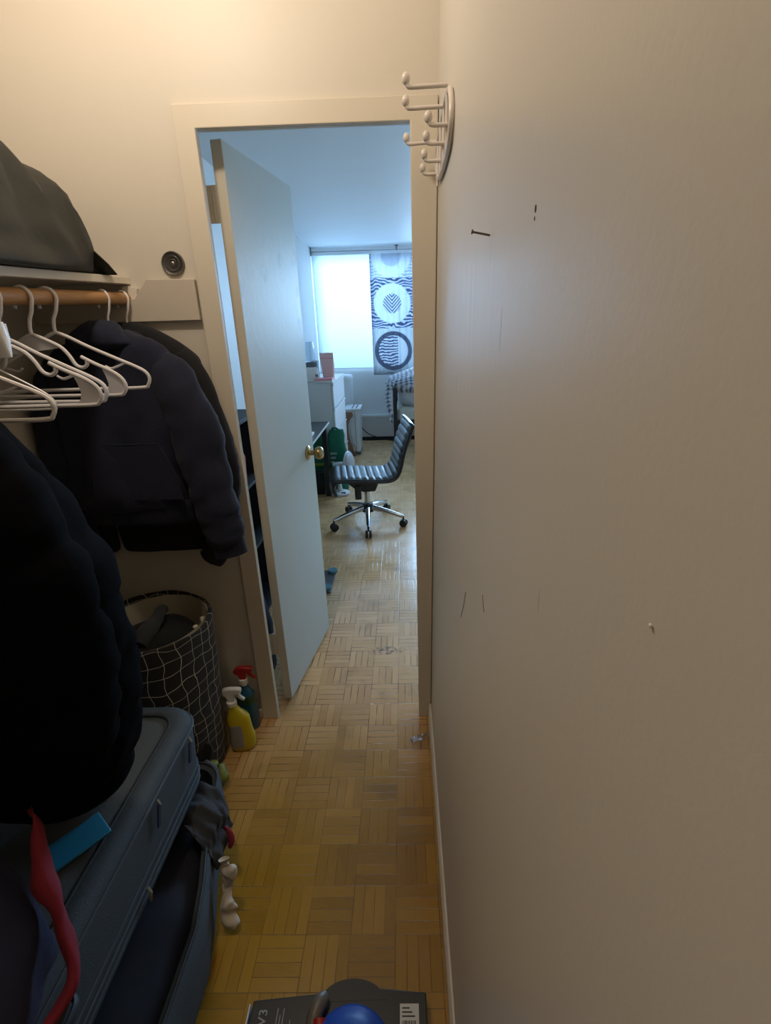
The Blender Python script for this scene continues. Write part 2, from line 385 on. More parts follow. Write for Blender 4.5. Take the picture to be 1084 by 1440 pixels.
def lathe(bm, prof, c=(0, 0, 0), ax=(0, 0, 1), n=28, cap=True):
    ax = Vector(ax).normalized(); q = Vector((1, 0, 0)) if abs(ax.x) < .9 else Vector((0, 1, 0))
    u = (q-ax*q.dot(ax)).normalized(); v = ax.cross(u); c = Vector(c)
    rings = [[c + ax*h + (u*math.cos(2*PI*k/n)+v*math.sin(2*PI*k/n))*max(r, 1e-4) for k in range(n)] for r, h in prof]
    return loft(bm, rings, cap)
def prism(bm, pts, d):
    """extrude polygon pts by vector d"""
    d = Vector(d); return loft(bm, [[Vector(p) for p in pts], [Vector(p)+d for p in pts]])
def ball(bm, c, r, sc=(1, 1, 1), u=16, v=10):
    q = bmesh.ops.create_uvsphere(bm, u_segments=u, v_segments=v, radius=r)
    for w in q['verts']: w.co = Vector((w.co.x*sc[0], w.co.y*sc[1], w.co.z*sc[2])) + Vector(c)
    return bm
def ruffle(bm, amp, scale, seed=0, stretch=(1, 1, 1), lim=None):
    bm.normal_update()
    for v in bm.verts:
        p = v.co; q = Vector((p.x*stretch[0], p.y*stretch[1], p.z*stretch[2]))*scale + Vector((seed*3.1, seed*1.7, seed*.9))
        k = noise.noise(q) + .5*noise.noise(q*2.1)
        if lim: k *= lim(p)
        v.co = p + v.normal*amp*k
    return bm
def sub(o, lv=1):
    s = o.modifiers.new('sub', 'SUBSURF'); s.levels = lv; s.render_levels = lv; return o
def dup(root, loc, rotz=0, label=None):
    r = root.copy(); C.objects.link(r); r.location = loc; r.rotation_euler = (0, 0, rotz)
    if label: r['label'] = label
    for ch in list(root.children):
        c = ch.copy(); C.objects.link(c); c.parent = r
        for g in ch.children:
            d = g.copy(); C.objects.link(d); d.parent = c
    return r

# ================================================================== SETTING
def wx(z): return .083 + .0135*z           # the right wall leans a little
LX, DY0, DY1 = -1.12, 1.58, 1.665          # closet left wall, door wall faces
FY, CZ, RX = 6.75, 2.445, 2.6              # room far wall, ceiling, right wall
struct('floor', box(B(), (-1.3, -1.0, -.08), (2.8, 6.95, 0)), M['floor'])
struct('ceiling', box(B(), (LX-.1, DY1-.05, CZ), (RX+.1, FY+.2, CZ+.1)), M['ceil'])
struct('ceiling.001', box(B(), (LX-.1, -1.0, 2.86), (.3, DY0+.05, 2.94)), M['wall'])
struct('wall_left', box(B(), (LX-.12, -1.0, 0), (LX, DY0+.04, 2.9)), M['wall'])
struct('wall_room_left', box(B(), (LX-.12, DY0+.04, 0), (LX, FY+.2, CZ+.1)), M['roomwall'])
bm = B(); loft(bm, [[(wx(z), -1, z), (wx(z), DY0+.005, z), (.3, DY0+.005, z), (.3, -1, z)] for z in (0, 2.9)])
struct('wall_right', bm, M['rwall'])
struct('wall_front', box(B(), (LX-.12, -1.12, 0), (.3, -1.0, 2.9)), M['wall'])
JL, JR, HD = -.549, .034, 2.03
bm = B()
box(bm, (LX, DY0, 0), (JL-.04, DY1, 2.9)); box(bm, (JR+.03, DY0, 0), (RX, DY1, 2.9)); box(bm, (JL-.04, DY0, HD+.035), (JR+.03, DY1, 2.9))
struct('wall_back', bm, M['wall'], smooth=False)
struct('wall_room_right', box(B(), (RX, DY0, 0), (RX+.1, FY+.2, CZ+.1)), M['roomwall'])
WX0, WX1, WZ0, WZ1 = -1.095, 2.35, .985, 2.40  # right part, out of view, widened and left bare for more daylight
bm = B()
box(bm, (LX, FY, 0), (RX, FY+.16, WZ0)); box(bm, (LX, FY, WZ1), (RX, FY+.16, CZ)); box(bm, (LX, FY, WZ0), (WX0, FY+.16, WZ1)); box(bm, (WX1, FY, WZ0), (RX, FY+.16, WZ1))
struct('wall_far', bm, M['roomwall'], smooth=False)
# door frame: jamb linings and flat casing, one piece each
LP = DY0+.014                                          # depth of the rebate lip
bm = B(); prism(bm, [(JL-.04, DY0, 0), (JL, DY0, 0), (JL, LP, 0), (JL-.026, LP, 0), (JL-.026, DY1+.002, 0), (JL-.04, DY1+.002, 0)], (0, 0, HD)); struct('trim_1', bm, M['trim'], smooth=False, bevel=.0015)
bm = B(); prism(bm, [(JR+.03, DY0, 0), (JR, DY0, 0), (JR, LP, 0), (JR+.018, LP, 0), (JR+.018, DY1+.002, 0), (JR+.03, DY1+.002, 0)], (0, 0, HD)); struct('trim_2', bm, M['trim'], smooth=False, bevel=.0015)
bm = B(); prism(bm, [(JL-.04, DY0, HD), (JL-.04, LP, HD), (JL-.04, LP, HD+.022), (JL-.04, DY1+.002, HD+.022), (JL-.04, DY1+.002, HD+.035), (JL-.04, DY0, HD+.035)], (JR-JL+.07, 0, 0)); struct('trim_3', bm, M['trim'], smooth=False, bevel=.0015)
bm = B()
xo = wx(2.08)-.002
vs_ = [[bm.verts.new((x, y, z)) for x, z in ((-.611, 0), (JL+.001, 0), (JL+.001, HD), (JR-.001, HD), (JR-.001, 0), (wx(0)-.002, 0), (xo, HD+.056), (-.605, HD+.056))] for y in (DY0, DY0-.014)]
for q in ((0, 1, 2, 7), (7, 2, 3, 6), (3, 4, 5, 6)):
    for r_ in vs_: bm.faces.new([r_[k] for k in q])
for k in range(8): bm.faces.new((vs_[0][k], vs_[0][(k+1) % 8], vs_[1][(k+1) % 8], vs_[1][k]))
struct('trim_4', bm, M['trim'], smooth=False, bevel=.0025)
# baseboards
bm = B(); prism(bm, [(wx(0)-.011, -1, 0), (wx(0)-.011, -1, .055), (wx(0)-.005, -1, .066), (wx(0), -1, .068), (wx(0)+.002, -1, 0)], (0, 2.565, 0)); struct('baseboard_right', bm, M['trim'], smooth=False)
struct('baseboard_back', box(B(), (LX, DY0-.013, 0), (-.613, DY0, .045)), M['trim'], bevel=.004)
struct('baseboard_far_left', box(B(), (LX, FY-.012, 0), (-.62, FY, .09)), M['lam'], bevel=.003)
# window
bm = B()
for lo, hi in (((WX0, FY+.05, WZ0), (WX1, FY+.11, WZ0+.05)), ((WX0, FY+.05, WZ1-.05), (WX1, FY+.11, WZ1)), ((WX0, FY+.05, WZ0), (WX0+.05, FY+.11, WZ1)), ((WX1-.05, FY+.05, WZ0), (WX1, FY+.11, WZ1)), ((.1, FY+.05, WZ0), (.16, FY+.11, WZ1))):
    box(bm, lo, hi)
win = struct('window_1', bm, M['rail'], smooth=False)
obj('pane', box(B(), (WX0+.05, FY+.075, WZ0+.05), (WX1-.05, FY+.081, WZ1-.05)), M['glass'], win)
# balcony outside
bm = B(); box(bm, (-3.2, 7.75, .2), (3.2, 7.85, 1.36)); box(bm, (-3.2, 7.72, 1.36), (3.2, 7.88, 1.41))
for i in range(7): box(bm, (-3.0+i*.95, 7.70, .2), (-2.9+i*.95, 7.75, 1.36))
struct('wall_balcony', bm, M['brick'], smooth=False)
struct('floor_balcony', box(B(), (-3.2, FY+.17, .1), (3.2, 7.9, .2)), M['brick'])

# ================================================================== DOOR
hx, hy = -.512, 1.665                                  # face corner by the hinge
dv = Vector((.1635, .9866, 0)); nl = Vector((-.9866, .1635, 0)); DW, DT = .532, .035
def dpt(a, t, z): return Vector((hx, hy, 0)) + dv*a + nl*t + Vector((0, 0, z))
bm = B(); loft(bm, [[dpt(0, 0, z), dpt(DW, 0, z), dpt(DW, DT, z), dpt(0, DT, z)] for z in (.012, 2.036)])
bm.faces.ensure_lookup_table(); bmesh.ops.recalc_face_normals(bm, faces=bm.faces)
for f in bm.faces:
    if abs(f.normal.dot(dv)) > .9 or abs(f.normal.z) > .9: f.material_index = 1
door = struct('door_1', bm, [M['door'], M['dooredge']], smooth=False, bevel=.0015)
door['label'] = 'pale painted flush door standing open into the bright room'
nr = -nl
kn = obj('door_handle', lathe(B(), [(.0, 0), (.031, 0), (.032, .004), (.027, .009), (.013, .012), (.011, .030), (.013, .034), (.024, .040), (.0285, .050), (.0285, .060), (.022, .069), (.010, .073), (0, .0735)], dpt(.455, 0, .988), nr, 28), M['brass'], door, label='round brass door knob')
for zc in (1.872, .29):
    bm = B(); n5 = 5
    for k in range(n5): tube(bm, [(-.558, 1.6735, zc-.05+.1*k/n5+.0015), (-.558, 1.6735, zc-.05+.1*(k+1)/n5-.0015)], .0075, 10)
    box(bm, (-.558, 1.6665, zc-.05), (-.545, 1.669, zc+.05)); box(bm, (-.5745, 1.63, zc-.05), (-.5725, 1.672, zc+.05)); box(bm, (-.5745, 1.668, zc-.05), (-.558, 1.6705, zc+.05))
    obj('hinge', bm, M['hinge'], door)

# ================================================================== CLOSET FITTINGS
def tilt(bm):
    for v in bm.verts: v.co.z += .041*(v.co.y-1.55)
    return bm
sh = thing('closet_shelf', 'cream painted closet shelf above the clothes rod', 'shelf', (-.96, .6, 1.643))
obj('board', tilt(box(B(), (LX+.002, -.6, 1.652), (-.812, 1.578, 1.672))), M['shelf'], sh, bevel=.002)
bm = B(); prism(bm, [(-.835, 1.566, 1.645), (-.815, 1.566, 1.648), (-.790, 1.566, 1.640), (-.803, 1.566, 1.572), (-.85, 1.566, 1.572)], (0, .013, 0)); obj('rod_socket', bm, M['shelf'], sh, smooth=False)
bm = B(); prism(bm, [(LX+.002, 1.578, 1.547), (-.613, 1.578, 1.547), (-.613, 1.578, 1.661), (-.755, 1.578, 1.664), (-.80, 1.578, 1.612), (LX+.002, 1.578, 1.612)], (0, -.017, 0))
tag(obj('wall_cleat', bm, M['cleat'], smooth=False, bevel=.0015), 'thick painted wooden cleat with sloped end fixed on wall beside door frame', 'cleat')
tag(obj('clothes_rod', tube(B(), [(-.829, -.6, 1.5325), (-.829, 1.564, 1.6135)], .0175, 20), M['wood']), 'round brown wooden clothes rod under the closet shelf', 'rod')
d = thing('wall_disc', 'small round dark metal disc with concentric rings on wall beside door', 'disc', (-.673, 1.579, 1.705))
obj('plate', lathe(B(), [(0, 0), (.034, 0), (.034, .003), (.030, .006), (.027, .0045), (0.0, .0045)], (-.673, 1.579, 1.705), (0, -1, 0), 36), M['darkring'], d)
bm = B()
for R_ in (.0315, .0205, .0105):
    tube(bm, [(-.673+R_*math.cos(a*PI/18), 1.5735, 1.705+R_*math.sin(a*PI/18)) for a in range(36)], .0016, 6, True)
ball(bm, (-.673, 1.5735, 1.705), .006, (1, .4, 1))
obj('ring', bm, M['chrome'], d)

# dark bag on the shelf
bag = thing('fabric_bag', 'bulging dark olive fabric bag lying on the closet shelf', 'bag', (-.95, 1.0, 1.669))
bm = B()
prof = [(1.6705, -.950, .150, .50), (1.675, -.951, .163, .535), (1.70, -.952, .166, .545), (1.75, -.955, .163, .54), (1.80, -.962, .155, .52), (1.85, -.970, .145, .49), (1.90, -.980, .128, .44), (1.94, -.99, .108, .375), (1.975, -1.0, .078, .27), (1.995, -1.005, .045, .15), (2.002, -1.01, .01, .04)]
loft(bm, [ell((cx+.006, .975, z), a*1.03, b*1.02, 96, 2.6) for z, cx, a, b in [(q.x, p_.x, p_.y, p_.z) for q, p_ in zip(cr([Vector((t[0], 0, 0)) for t in prof], 4), cr([Vector(t[1:]) for t in prof], 4))]])
ruffle(bm, .034, 6, 2, (1, 2.2, .4), lambda p: min(1, max(0, (p.z-1.672)/.05)))
for v in bm.verts: v.co.x = max(v.co.x, LX+.003); v.co.y = min(v.co.y, 1.57); v.co.z = max(v.co.z, 1.670)+.004+.041*(v.co.y-1.55)
obj('body', bm, M['olive'], bag, angle=80)
bm = B(); prism(bm, [(-.86, 1.42, 1.669), (-.83, 1.47, 1.669), (-.79, 1.475, 1.668), (-.785, 1.43, 1.690), (-.80, 1.40, 1.72), (-.84, 1.40, 1.72)], (-.004, .01, .003)); obj('corner_flap', bm, M['olive'], bag, smooth=False, bevel=.003)

# ------------------------------------------------------------------ hangers (local: rod centre at origin, hanger in XZ)
def hook_pts():
    R_ = .0225
    p = [(-.0215, 0, -.022)] + [(R_*math.cos(a), 0, R_*math.sin(a)) for a in [PI - k*PI/10*1.15 for k in range(-1, 10)]]
    return [Vector(q) for q in p] + [Vector(q) for q in ((.014, 0, -.028), (.004, 0, -.045), (0, 0, -.062), (0, 0, -.078))]
def hook_bm():
    return tube(B(), hook_pts(), .0042, 10)
plain_half = [(.004, -.0765), (.03, -.088), (.07, -.110), (.13, -.139), (.17, -.158), (.193, -.172), (.2005, -.187), (.195, -.203), (.18, -.210)]
notch_half = [(.004, -.0765), (.03, -.088), (.06, -.104), (.075, -.122), (.086, -.143), (.100, -.1495), (.112, -.144), (.1145, -.131)]
notch_half2 = [(.103, -.126), (.13, -.141), (.165, -.158), (.186, -.174), (.193, -.192), (.186, -.207), (.17, -.212)]
def mir(pts): return [(-x, z) for x, z in reversed(pts)]
def v3(pts, y=0): return [Vector((x, y, z)) for x, z in pts]
def make_plain(label, m=None, r=.0042, group='white plastic hangers on the rod'):
    t = thing('clothes_hanger', label, 'hanger', (0, 0, 0), group)
    obj('hook', hook_bm(), m or M['plastic'], t)
    bm = B(); pts = cr(v3(mir(plain_half) + plain_half + [(.09, -.210), (0, -.210), (-.09, -.210)]), 6, True)
    tube(bm, pts, r, 8, True)
    obj('frame', bm, m or M['plastic'], t)
    for s in (1, -1):
        bm = B(); tube(bm, cr(v3([(s*.148, -.150), (s*.128, -.158), (s*.112, -.162), (s*.100, -.156)]), 5), .0028, 6)
        obj('strap_notch', bm, m or M['plastic'], t)
    return t
def make_notched(label, group='white plastic hangers on the rod'):
    t = thing('clothes_hanger', label, 'hanger', (0, 0, 0), group)
    obj('hook', hook_bm(), M['plastic'], t)
    bm = B()
    tube(bm, cr(v3(mir(notch_half) + notch_half), 6), .0042, 8)
    for s in (1, -1):
        tube(bm, cr([Vector((s*x, 0, z)) for x, z in notch_half2] + [Vector((s*.09, 0, -.212)), Vector((0, 0, -.212))], 6), .0042, 8)
    obj('frame', bm, M['plastic'], t)
    for s in (1, -1):
        bm = B(); prism(bm, [(s*.145, -.0015, -.150), (s*.168, -.0015, -.162), (s*.186, -.0015, -.176), (s*.191, -.0015, -.194), (s*.182, -.0015, -.209), (s*.138, -.0015, -.211), (s*.150, -.0015, -.200), (s*.154, -.0015, -.186), (s*.151, -.0015, -.168)], (0, .003, 0)); obj('web', bm, M['plastic'], t, smooth=False)
    bm = B(); prism(bm, [(-.03, -.0015, -.088), (0, -.0015, -.078), (.03, -.0015, -.088), (.058, -.0015, -.106), (0, -.0015, -.112), (-.058, -.0015, -.106)], (0, .003, 0))
    obj('web', bm, M['plastic'], t, smooth=False)
    return t
def RZ(y): return 1.552+.0375*y
hA = make_notched('white plastic hanger with strap notches, nearer of the two empty ones with visible hooks')
hA.location = (-.829, 1.135, RZ(1.135)); hA.rotation_euler = (0, 0, -.05)
hB = make_plain('white tubular hanger hanging empty right before the navy hoodie')
hB.location = (-.829, 1.215, RZ(1.215)); hB.rotation_euler = (0, 0, .04)
dup(hA, (-.820, 1.005, RZ(1.005)), .03, 'white plastic hanger with broad webbed end in the middle of the empty hangers')
dup(hB, (-.828, 1.045, RZ(1.045)), -.06, 'white tubular hanger just behind the hanger with the broad webbed end')
dup(hB, (-.826, .852, RZ(.852)), .06, 'nearest white tubular hanger, just above the black puffer jacket shoulder')
hoodie_hanger = dup(hB, (-.829, 1.445, RZ(1.445)), .0, 'white hanger with the navy hoodie on it')
hoodie_hanger.scale = (.76, 1, 1)
dup(hB, (-.829, 1.545, RZ(1.545)), .0, 'white hanger nearest the door wall, with the black jacket on it').scale = (.8, 1, 1)
dup(hB, (-.829, .735, RZ(.735)), .0, 'white hanger with the black puffer jacket on it').scale = (.75, 1, 1)
# wire trouser hanger with clip
RZW = RZ(.905)
tw = thing('clip_hanger', 'thin white wire hanger with a white plastic clip', 'hanger', (-.84, .905, RZW))
bm = B(); tube(bm, [p*1.0 + Vector((-.84, .905, RZW)) for p in hook_pts()], .0019, 8); obj('hook', bm, M['wire'], tw)
bm = B(); tube(bm, cr([Vector((-.84+x, .905, RZW+z)) for x, z in [(-.17, -.19), (-.19, -.178), (-.17, -.158), (-.08, -.115), (0, -.078), (.08, -.115), (.165, -.164), (.186, -.182), (.188, -.196), (.17, -.2), (0, -.2), (-.1, -.2)]], 5, True), .0019, 6, True); obj('frame', bm, M['wire'], tw)
bm = B(); loft(bm, [ell((-.732, .912, 1.541), .017, .008, 16, 5), ell((-.731, .914, 1.515), .017, .013, 16, 5), ell((-.732, .912, 1.48), .019, .004, 16, 5)])
bm2 = bm; box(bm2, (-.742, .918, 1.505), (-.720, .930, 1.538)); tube(bm2, [(-.745, .92, 1.52), (-.717, .92, 1.52)], .005, 8)
obj('clip', bm2, M['white'], tw, bevel=.001)

# ------------------------------------------------------------------ garments
def garment_loft(keys, n=64, steps=6, p=2.4, sway=None):
    """keys: (z, xl, xr, yc, hd) -> smooth rings"""
    ks = cr([Vector((k[0], k[1], k[2])) for k in keys], steps); ys = cr([Vector((k[3], k[4], 0)) for k in keys], steps)
    return [ell(((a.y+a.z)/2, b.x, a.x), max((a.z-a.y)/2, .002), max(b.y, .002), n, p) for a, b in zip(ks, ys)]
hood = thing('hoodie', 'dark navy hoodie hanging on a white hanger before the door wall', 'hoodie', (-.83, 1.44, 1.2))
bm = B()
loft(bm, garment_loft([(1.525, -.880, -.780, 1.435, .03), (1.505, -.94, -.735, 1.437, .042), (1.465, -.995, -.685, 1.438, .05), (1.42, -1.03, -.652, 1.438, .055), (1.36, -1.043, -.640, 1.438, .060), (1.25, -1.04, -.645, 1.437, .064), (1.10, -1.035, -.650, 1.436, .066), (1.05, -1.03, -.645, 1.432, .062), (1.01, -1.015, -.640, 1.432, .055)], 96, 10))
ruffle(bm, .024, 7, 1, (1.3, 1, .35)); ruffle(bm, .006, 16, 44, (1, 1, .6)); obj('body', bm, M['navy'], hood, angle=80)
bm = B(); loft(bm, garment_loft([(1.025, -1.012, -.643, 1.428, .053), (1.01, -1.015, -.637, 1.428, .057), (.965, -1.01, -.635, 1.426, .052), (.950, -1.0, -.640, 1.426, .046)])); ruffle(bm, .006, 9, 4)
obj('waistband', bm, M['navyrib'], hood, angle=80)
def sleeve(pts, parent, m, name='sleeve', seed=0, amp=.010, cuff=None):
    bm = B(); c = cr([Vector(p[:3]) for p in pts], 8); r = cr([Vector((p[3], 0, 0)) for p in pts], 8)
    tube(bm, c, [q.x for q in r], 28, flat=.75, up=(1, 0, 0)); ruffle(bm, amp, 11, seed, (1, 1, .7)); ruffle(bm, amp*.5, 26, seed+40, (.6, .6, 1.3)); return obj(name, bm, m, parent, angle=80)
sl = sleeve([(-.700, 1.43, 1.440, .040), (-.665, 1.425, 1.385, .062), (-.628, 1.415, 1.26, .070), (-.604, 1.405, 1.12, .068), (-.588, 1.40, .99, .066), (-.574, 1.395, .905, .064), (-.569, 1.392, .878, .054)], hood, M['navy'], seed=3)
bm = B(); tube(bm, cr([Vector((-.571, 1.394, .900)), Vector((-.567, 1.392, .872)), Vector((-.562, 1.390, .842))], 4), .052, 24, flat=.7, up=(1, 0, 0)); obj('cuff', bm, M['navyrib'], sl, angle=80)
sleeve([(-.985, 1.43, 1.440, .04), (-1.02, 1.43, 1.36, .06), (-1.045, 1.43, 1.2, .062), (-1.05, 1.43, 1.0, .06), (-1.05, 1.43, .88, .05)], hood, M['navy'], seed=5)
bm = B()   # hood, collapsed over the neck
loft(bm, garment_loft([(1.478, -.935, -.735, 1.41, .030), (1.492, -.93, -.745, 1.405, .038), (1.515, -.91, -.765, 1.407, .038), (1.535, -.885, -.785, 1.412, .030), (1.547, -.866, -.805, 1.42, .016)])); ruffle(bm, .014, 15, 8)
obj('hood', bm, M['navy'], hood, angle=80)
bm = B(); pk = [(-.935, 1.368, 1.04), (-.945, 1.368, 1.09), (-.885, 1.369, 1.215), (-.715, 1.369, 1.215), (-.672, 1.368, 1.10), (-.672, 1.368, 1.04)]
prism(bm, pk, (0, -.004, 0)); bmesh.ops.subdivide_edges(bm, edges=bm.edges, cuts=3, use_grid_fill=True); ruffle(bm, .006, 9, 9); obj('pocket', bm, M['navy'], hood, bevel=.003)

jk = thing('jacket', 'black jacket hanging behind the navy hoodie, closest to the door wall', 'jacket', (-.83, 1.535, 1.2))
bm = B()
loft(bm, garment_loft([(1.545, -.87, -.79, 1.536, .016), (1.52, -.93, -.735, 1.538, .024), (1.48, -1.0, -.672, 1.54, .028), (1.435, -1.04, -.622, 1.54, .029), (1.37, -1.04, -.625, 1.54, .03), (1.25, -1.03, -.64, 1.54, .031), (1.05, -1.02, -.645, 1.54, .031), (.83, -1.0, -.655, 1.54, .030), (.795, -.99, -.66, 1.54, .024)]))
ruffle(bm, .007, 7, 11, (1, 1, .5)); obj('body', bm, M['black'], jk, angle=80)
for s, pts in ((1, [(-.68, 1.53, 1.455, .03), (-.642, 1.53, 1.38, .042), (-.608, 1.53, 1.2, .047), (-.595, 1.53, 1.05, .047), (-.625, 1.525, .90, .047), (-.665, 1.52, .80, .046), (-.69, 1.518, .765, .045)]),
               (2, [(-.98, 1.53, 1.43, .03), (-1.02, 1.53, 1.34, .04), (-1.045, 1.53, 1.1, .042), (-1.05, 1.53, .8, .04)])):
    sleeve(pts, jk, M['black'], seed=12+s, amp=.006)
bm = B(); loft(bm, garment_loft([(1.475, -.92, -.745, 1.525, .022), (1.50, -.90, -.76, 1.522, .026), (1.522, -.87, -.785, 1.525, .02)])); ruffle(bm, .006, 12, 14); obj('collar', bm, M['black'], jk, angle=80)

pf = thing('puffer_jacket', 'long black quilted puffer jacket hanging closest to the camera on the left', 'jacket', (-.85, .72, 1.0))
def quilt(z, seams=(1.415, 1.30, 1.19, 1.075, .95, .83, .71, .62)):
    d = min(abs(z-s) for s in seams); return 1 - .085*math.exp(-(d/.016)**2)
bm = B()
keys = [(1.50, -.90, -.77, .72, .03), (1.465, -.99, -.712, .72, .06), (1.42, -1.06, -.660, .72, .085), (1.36, -1.085, -.615, .722, .105), (1.27, -1.095, -.565, .722, .115), (1.15, -1.097, -.520, .722, .118), (1.0, -1.097, -.506, .722, .118), (.88, -1.095, -.516, .722, .115), (.80, -1.09, -.532, .722, .112), (.73, -1.085, -.552, .722, .108), (.68, -1.08, -.575, .722, .10), (.655, -1.06, -.60, .722, .085), (.650, -1.0, -.66, .722, .05)]
rg = garment_loft(keys, 96, 8, 2.7)
for ring in rg:
    c = sum(ring, Vector())/len(ring); k = quilt(c.z)
    for i, p in enumerate(ring): ring[i] = c + Vector(((p.x-c.x)*(1-(1-k)*.35), (p.y-c.y)*k, p.z-c.z))
loft(bm, rg); ruffle(bm, .012, 9, 21, (1, 1, 1.3))
for v in bm.verts: v.co.x = max(v.co.x, LX+.004)
obj('body', bm, M['puffer'], pf, angle=80)
bm = B()
pts = [(-.74, .70, 1.44, .05), (-.685, .69, 1.36, .082), (-.635, .68, 1.25, .092), (-.600, .67, 1.12, .094), (-.590, .665, .98, .092), (-.605, .66, .88, .086), (-.622, .66, .81, .075), (-.63, .66, .785, .055)]
c = cr([Vector(p[:3]) for p in pts], 10); r = cr([Vector((p[3], 0, 0)) for p in pts], 10)
tube(bm, c, [q.x*(1-(1-quilt(a.z))*1.1) for a, q in zip(c, r)], 32, flat=.85, up=(1, 0, 0)); ruffle(bm, .008, 10, 23)
obj('sleeve', bm, M['puffer'], pf, angle=80)
bm = B(); loft(bm, garment_loft([(1.46, -.94, -.74, .72, .06), (1.50, -.93, -.75, .722, .07), (1.545, -.91, -.765, .73, .06), (1.56, -.90, -.775, .73, .045)])); ruffle(bm, .008, 12, 24); obj('collar', bm, M['puffer'], pf, angle=80)
bm = B(); tube(bm, [(-.83, .598+.008*math.sin(i*.7), 1.44-.65*i/20) for i in range(21)], .0035, 6); obj('zipper', bm, M['casedark'], pf)

# ------------------------------------------------------------------ laundry basket
bk = thing('laundry_basket', 'black fabric laundry basket with white grid lines behind the suitcase', 'basket', (-.868, 1.375, 0))
BC = [(.0, -.872, .163), (.02, -.872, .170), (.15, -.872, .176), (.35, -.868, .183), (.52, -.863, .186), (.615, -.861, .186)]
bm = B(); rings = []
ks = cr([Vector(q) for q in BC], 10)
for q in ks: rings.append(ell((q.y, 1.375, q.x), q.z, q.z, 64))
for q in reversed(ks[18:]): rings.append(ell((q.y, 1.375, q.x), q.z-.006, q.z-.006, 64))
loft(bm, rings); nb = len(ks)
bm.faces.ensure_lookup_table()
ruffle(bm, .007, 9, 31, (1, 1, .5), lambda p: min(1, p.z/.1))
for v in bm.verts:
    v.co.y = min(v.co.y, 1.562); v.co.z = max(v.co.z, .001)
    v.co.z += .03*(v.co.x+.86)/.19*-.4*(v.co.z/.6) if v.co.z > .5 else 0
bk_body = obj('body', bm, M['grid'], bk, angle=80)
bm = B(); loft(bm, [ell((-.861, 1.375, z), a, a, 64) for z, a in ((.600, .1775), (.595, .173), (.50, .171), (.40, .168), (.40, .164), (.5, .167), (.606, .171))] , cap=False); ruffle(bm, .004, 8, 33)
for v in bm.verts:
    v.co.y = min(v.co.y, 1.556)
obj('lining', bm, M['lining'], bk, angle=80)
bm = B(); tube(bm, cr([Vector(q) for q in ((-.702, 1.40, .605), (-.694, 1.385, .57), (-.697, 1.365, .535), (-.70, 1.35, .57), (-.702, 1.345, .605))], 5), .008, 10); obj('handle', bm, M['lining'], bk)
bm = B(); loft(bm, [ell((-.86, 1.37, z), a, a, 48) for z, a in ((.42, .155), (.50, .155), (.55, .13), (.575, .08), (.582, .01))]); ruffle(bm, .03, 9, 35, lim=lambda p: max(0, 1-((p.x+.86)**2+(p.y-1.37)**2)/.024))
tag(obj('laundry_pile', bm, M['laundry'], angle=80), 'black laundry heaped inside the grid-lined basket', 'laundry')
bm = B(); tube(bm, cr([Vector(q) for q in ((-.88, 1.49, .58), (-.865, 1.44, .605), (-.86, 1.36, .60), (-.87, 1.29, .575))], 6), [.018+.010*k/18 for k in range(19)], 14, flat=.85, up=(1, 0, 0)); ruffle(bm, .012, 14, 37)
tag(obj('grey_sleeve', bm, M['greycloth'], angle=80), 'dark grey garment end on top of the laundry in the basket', 'clothing')

# ------------------------------------------------------------------ suitcase
def rrect(x0, x1, y0, y1, r, z, n=6):
    out = []
    for cx, cy, a0 in ((x1-r, y1-r, 0), (x0+r, y1-r, PI/2), (x0+r, y0+r, PI), (x1-r, y0+r, 1.5*PI)):
        for k in range(n+1):
            a = a0 + PI/2*k/n; out.append(Vector((cx+r*math.cos(a), cy+r*math.sin(a), z)))
    for k in range(1, 9): out.append(Vector((x1, (y0+r)+(y1-y0-2*r)*k/9, z)))
    return out
def pinch(bm):
    for v in bm.verts:
        if v.co.x > -.8: v.co.x += .02*min(1, max(0, (.95-v.co.y)/.2)) - .20*max(0, v.co.y-.74)*min(1, (v.co.x+.8)/.2)
    return bm
sc = thing('suitcase', 'large open grey-blue soft suitcase lying on the floor along the left wall', 'suitcase', (-.82, .65, 0))
X0, Y0 = -1.10, .16
bm = B()   # base shell: walls with a hollow
loft(bm, [rrect(X0, -.542, Y0, 1.165, .06, .004), rrect(X0-.005, -.532, Y0-.005, 1.175, .065, .02), rrect(X0-.005, -.527, Y0-.005, 1.178, .065, .12), rrect(X0-.005, -.528, Y0-.005, 1.176, .065, .195), rrect(X0, -.536, Y0, 1.168, .06, .202), rrect(X0+.012, -.548, Y0+.012, 1.156, .055, .196), rrect(X0+.014, -.55, Y0+.014, 1.154, .055, .06), rrect(X0+.02, -.56, Y0+.02, 1.14, .05, .05)])
pinch(bm); obj('base_shell', bm, M['case'], sc, angle=50)
bm = B(); tube(bm, rrect(X0-.004, -.5335, Y0-.004, 1.170, .063, .2045), .004, 8, True); pinch(bm); obj('zipper', bm, M['casedark'], sc)
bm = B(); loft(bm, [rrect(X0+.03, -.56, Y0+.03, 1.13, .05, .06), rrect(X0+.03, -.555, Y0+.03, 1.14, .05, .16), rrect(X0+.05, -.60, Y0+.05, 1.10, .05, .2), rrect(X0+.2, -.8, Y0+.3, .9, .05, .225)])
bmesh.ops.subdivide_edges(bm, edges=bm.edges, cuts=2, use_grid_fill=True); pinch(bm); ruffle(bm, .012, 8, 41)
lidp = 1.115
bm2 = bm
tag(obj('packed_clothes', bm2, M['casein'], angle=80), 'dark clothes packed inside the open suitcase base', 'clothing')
bm = B()   # lid: deep, resting a little open on the clothes
def lidring(d, z, r=.075): return rrect(X0+d, -.618-d, Y0+d, lidp-d, max(r-d*.4, .02), z)
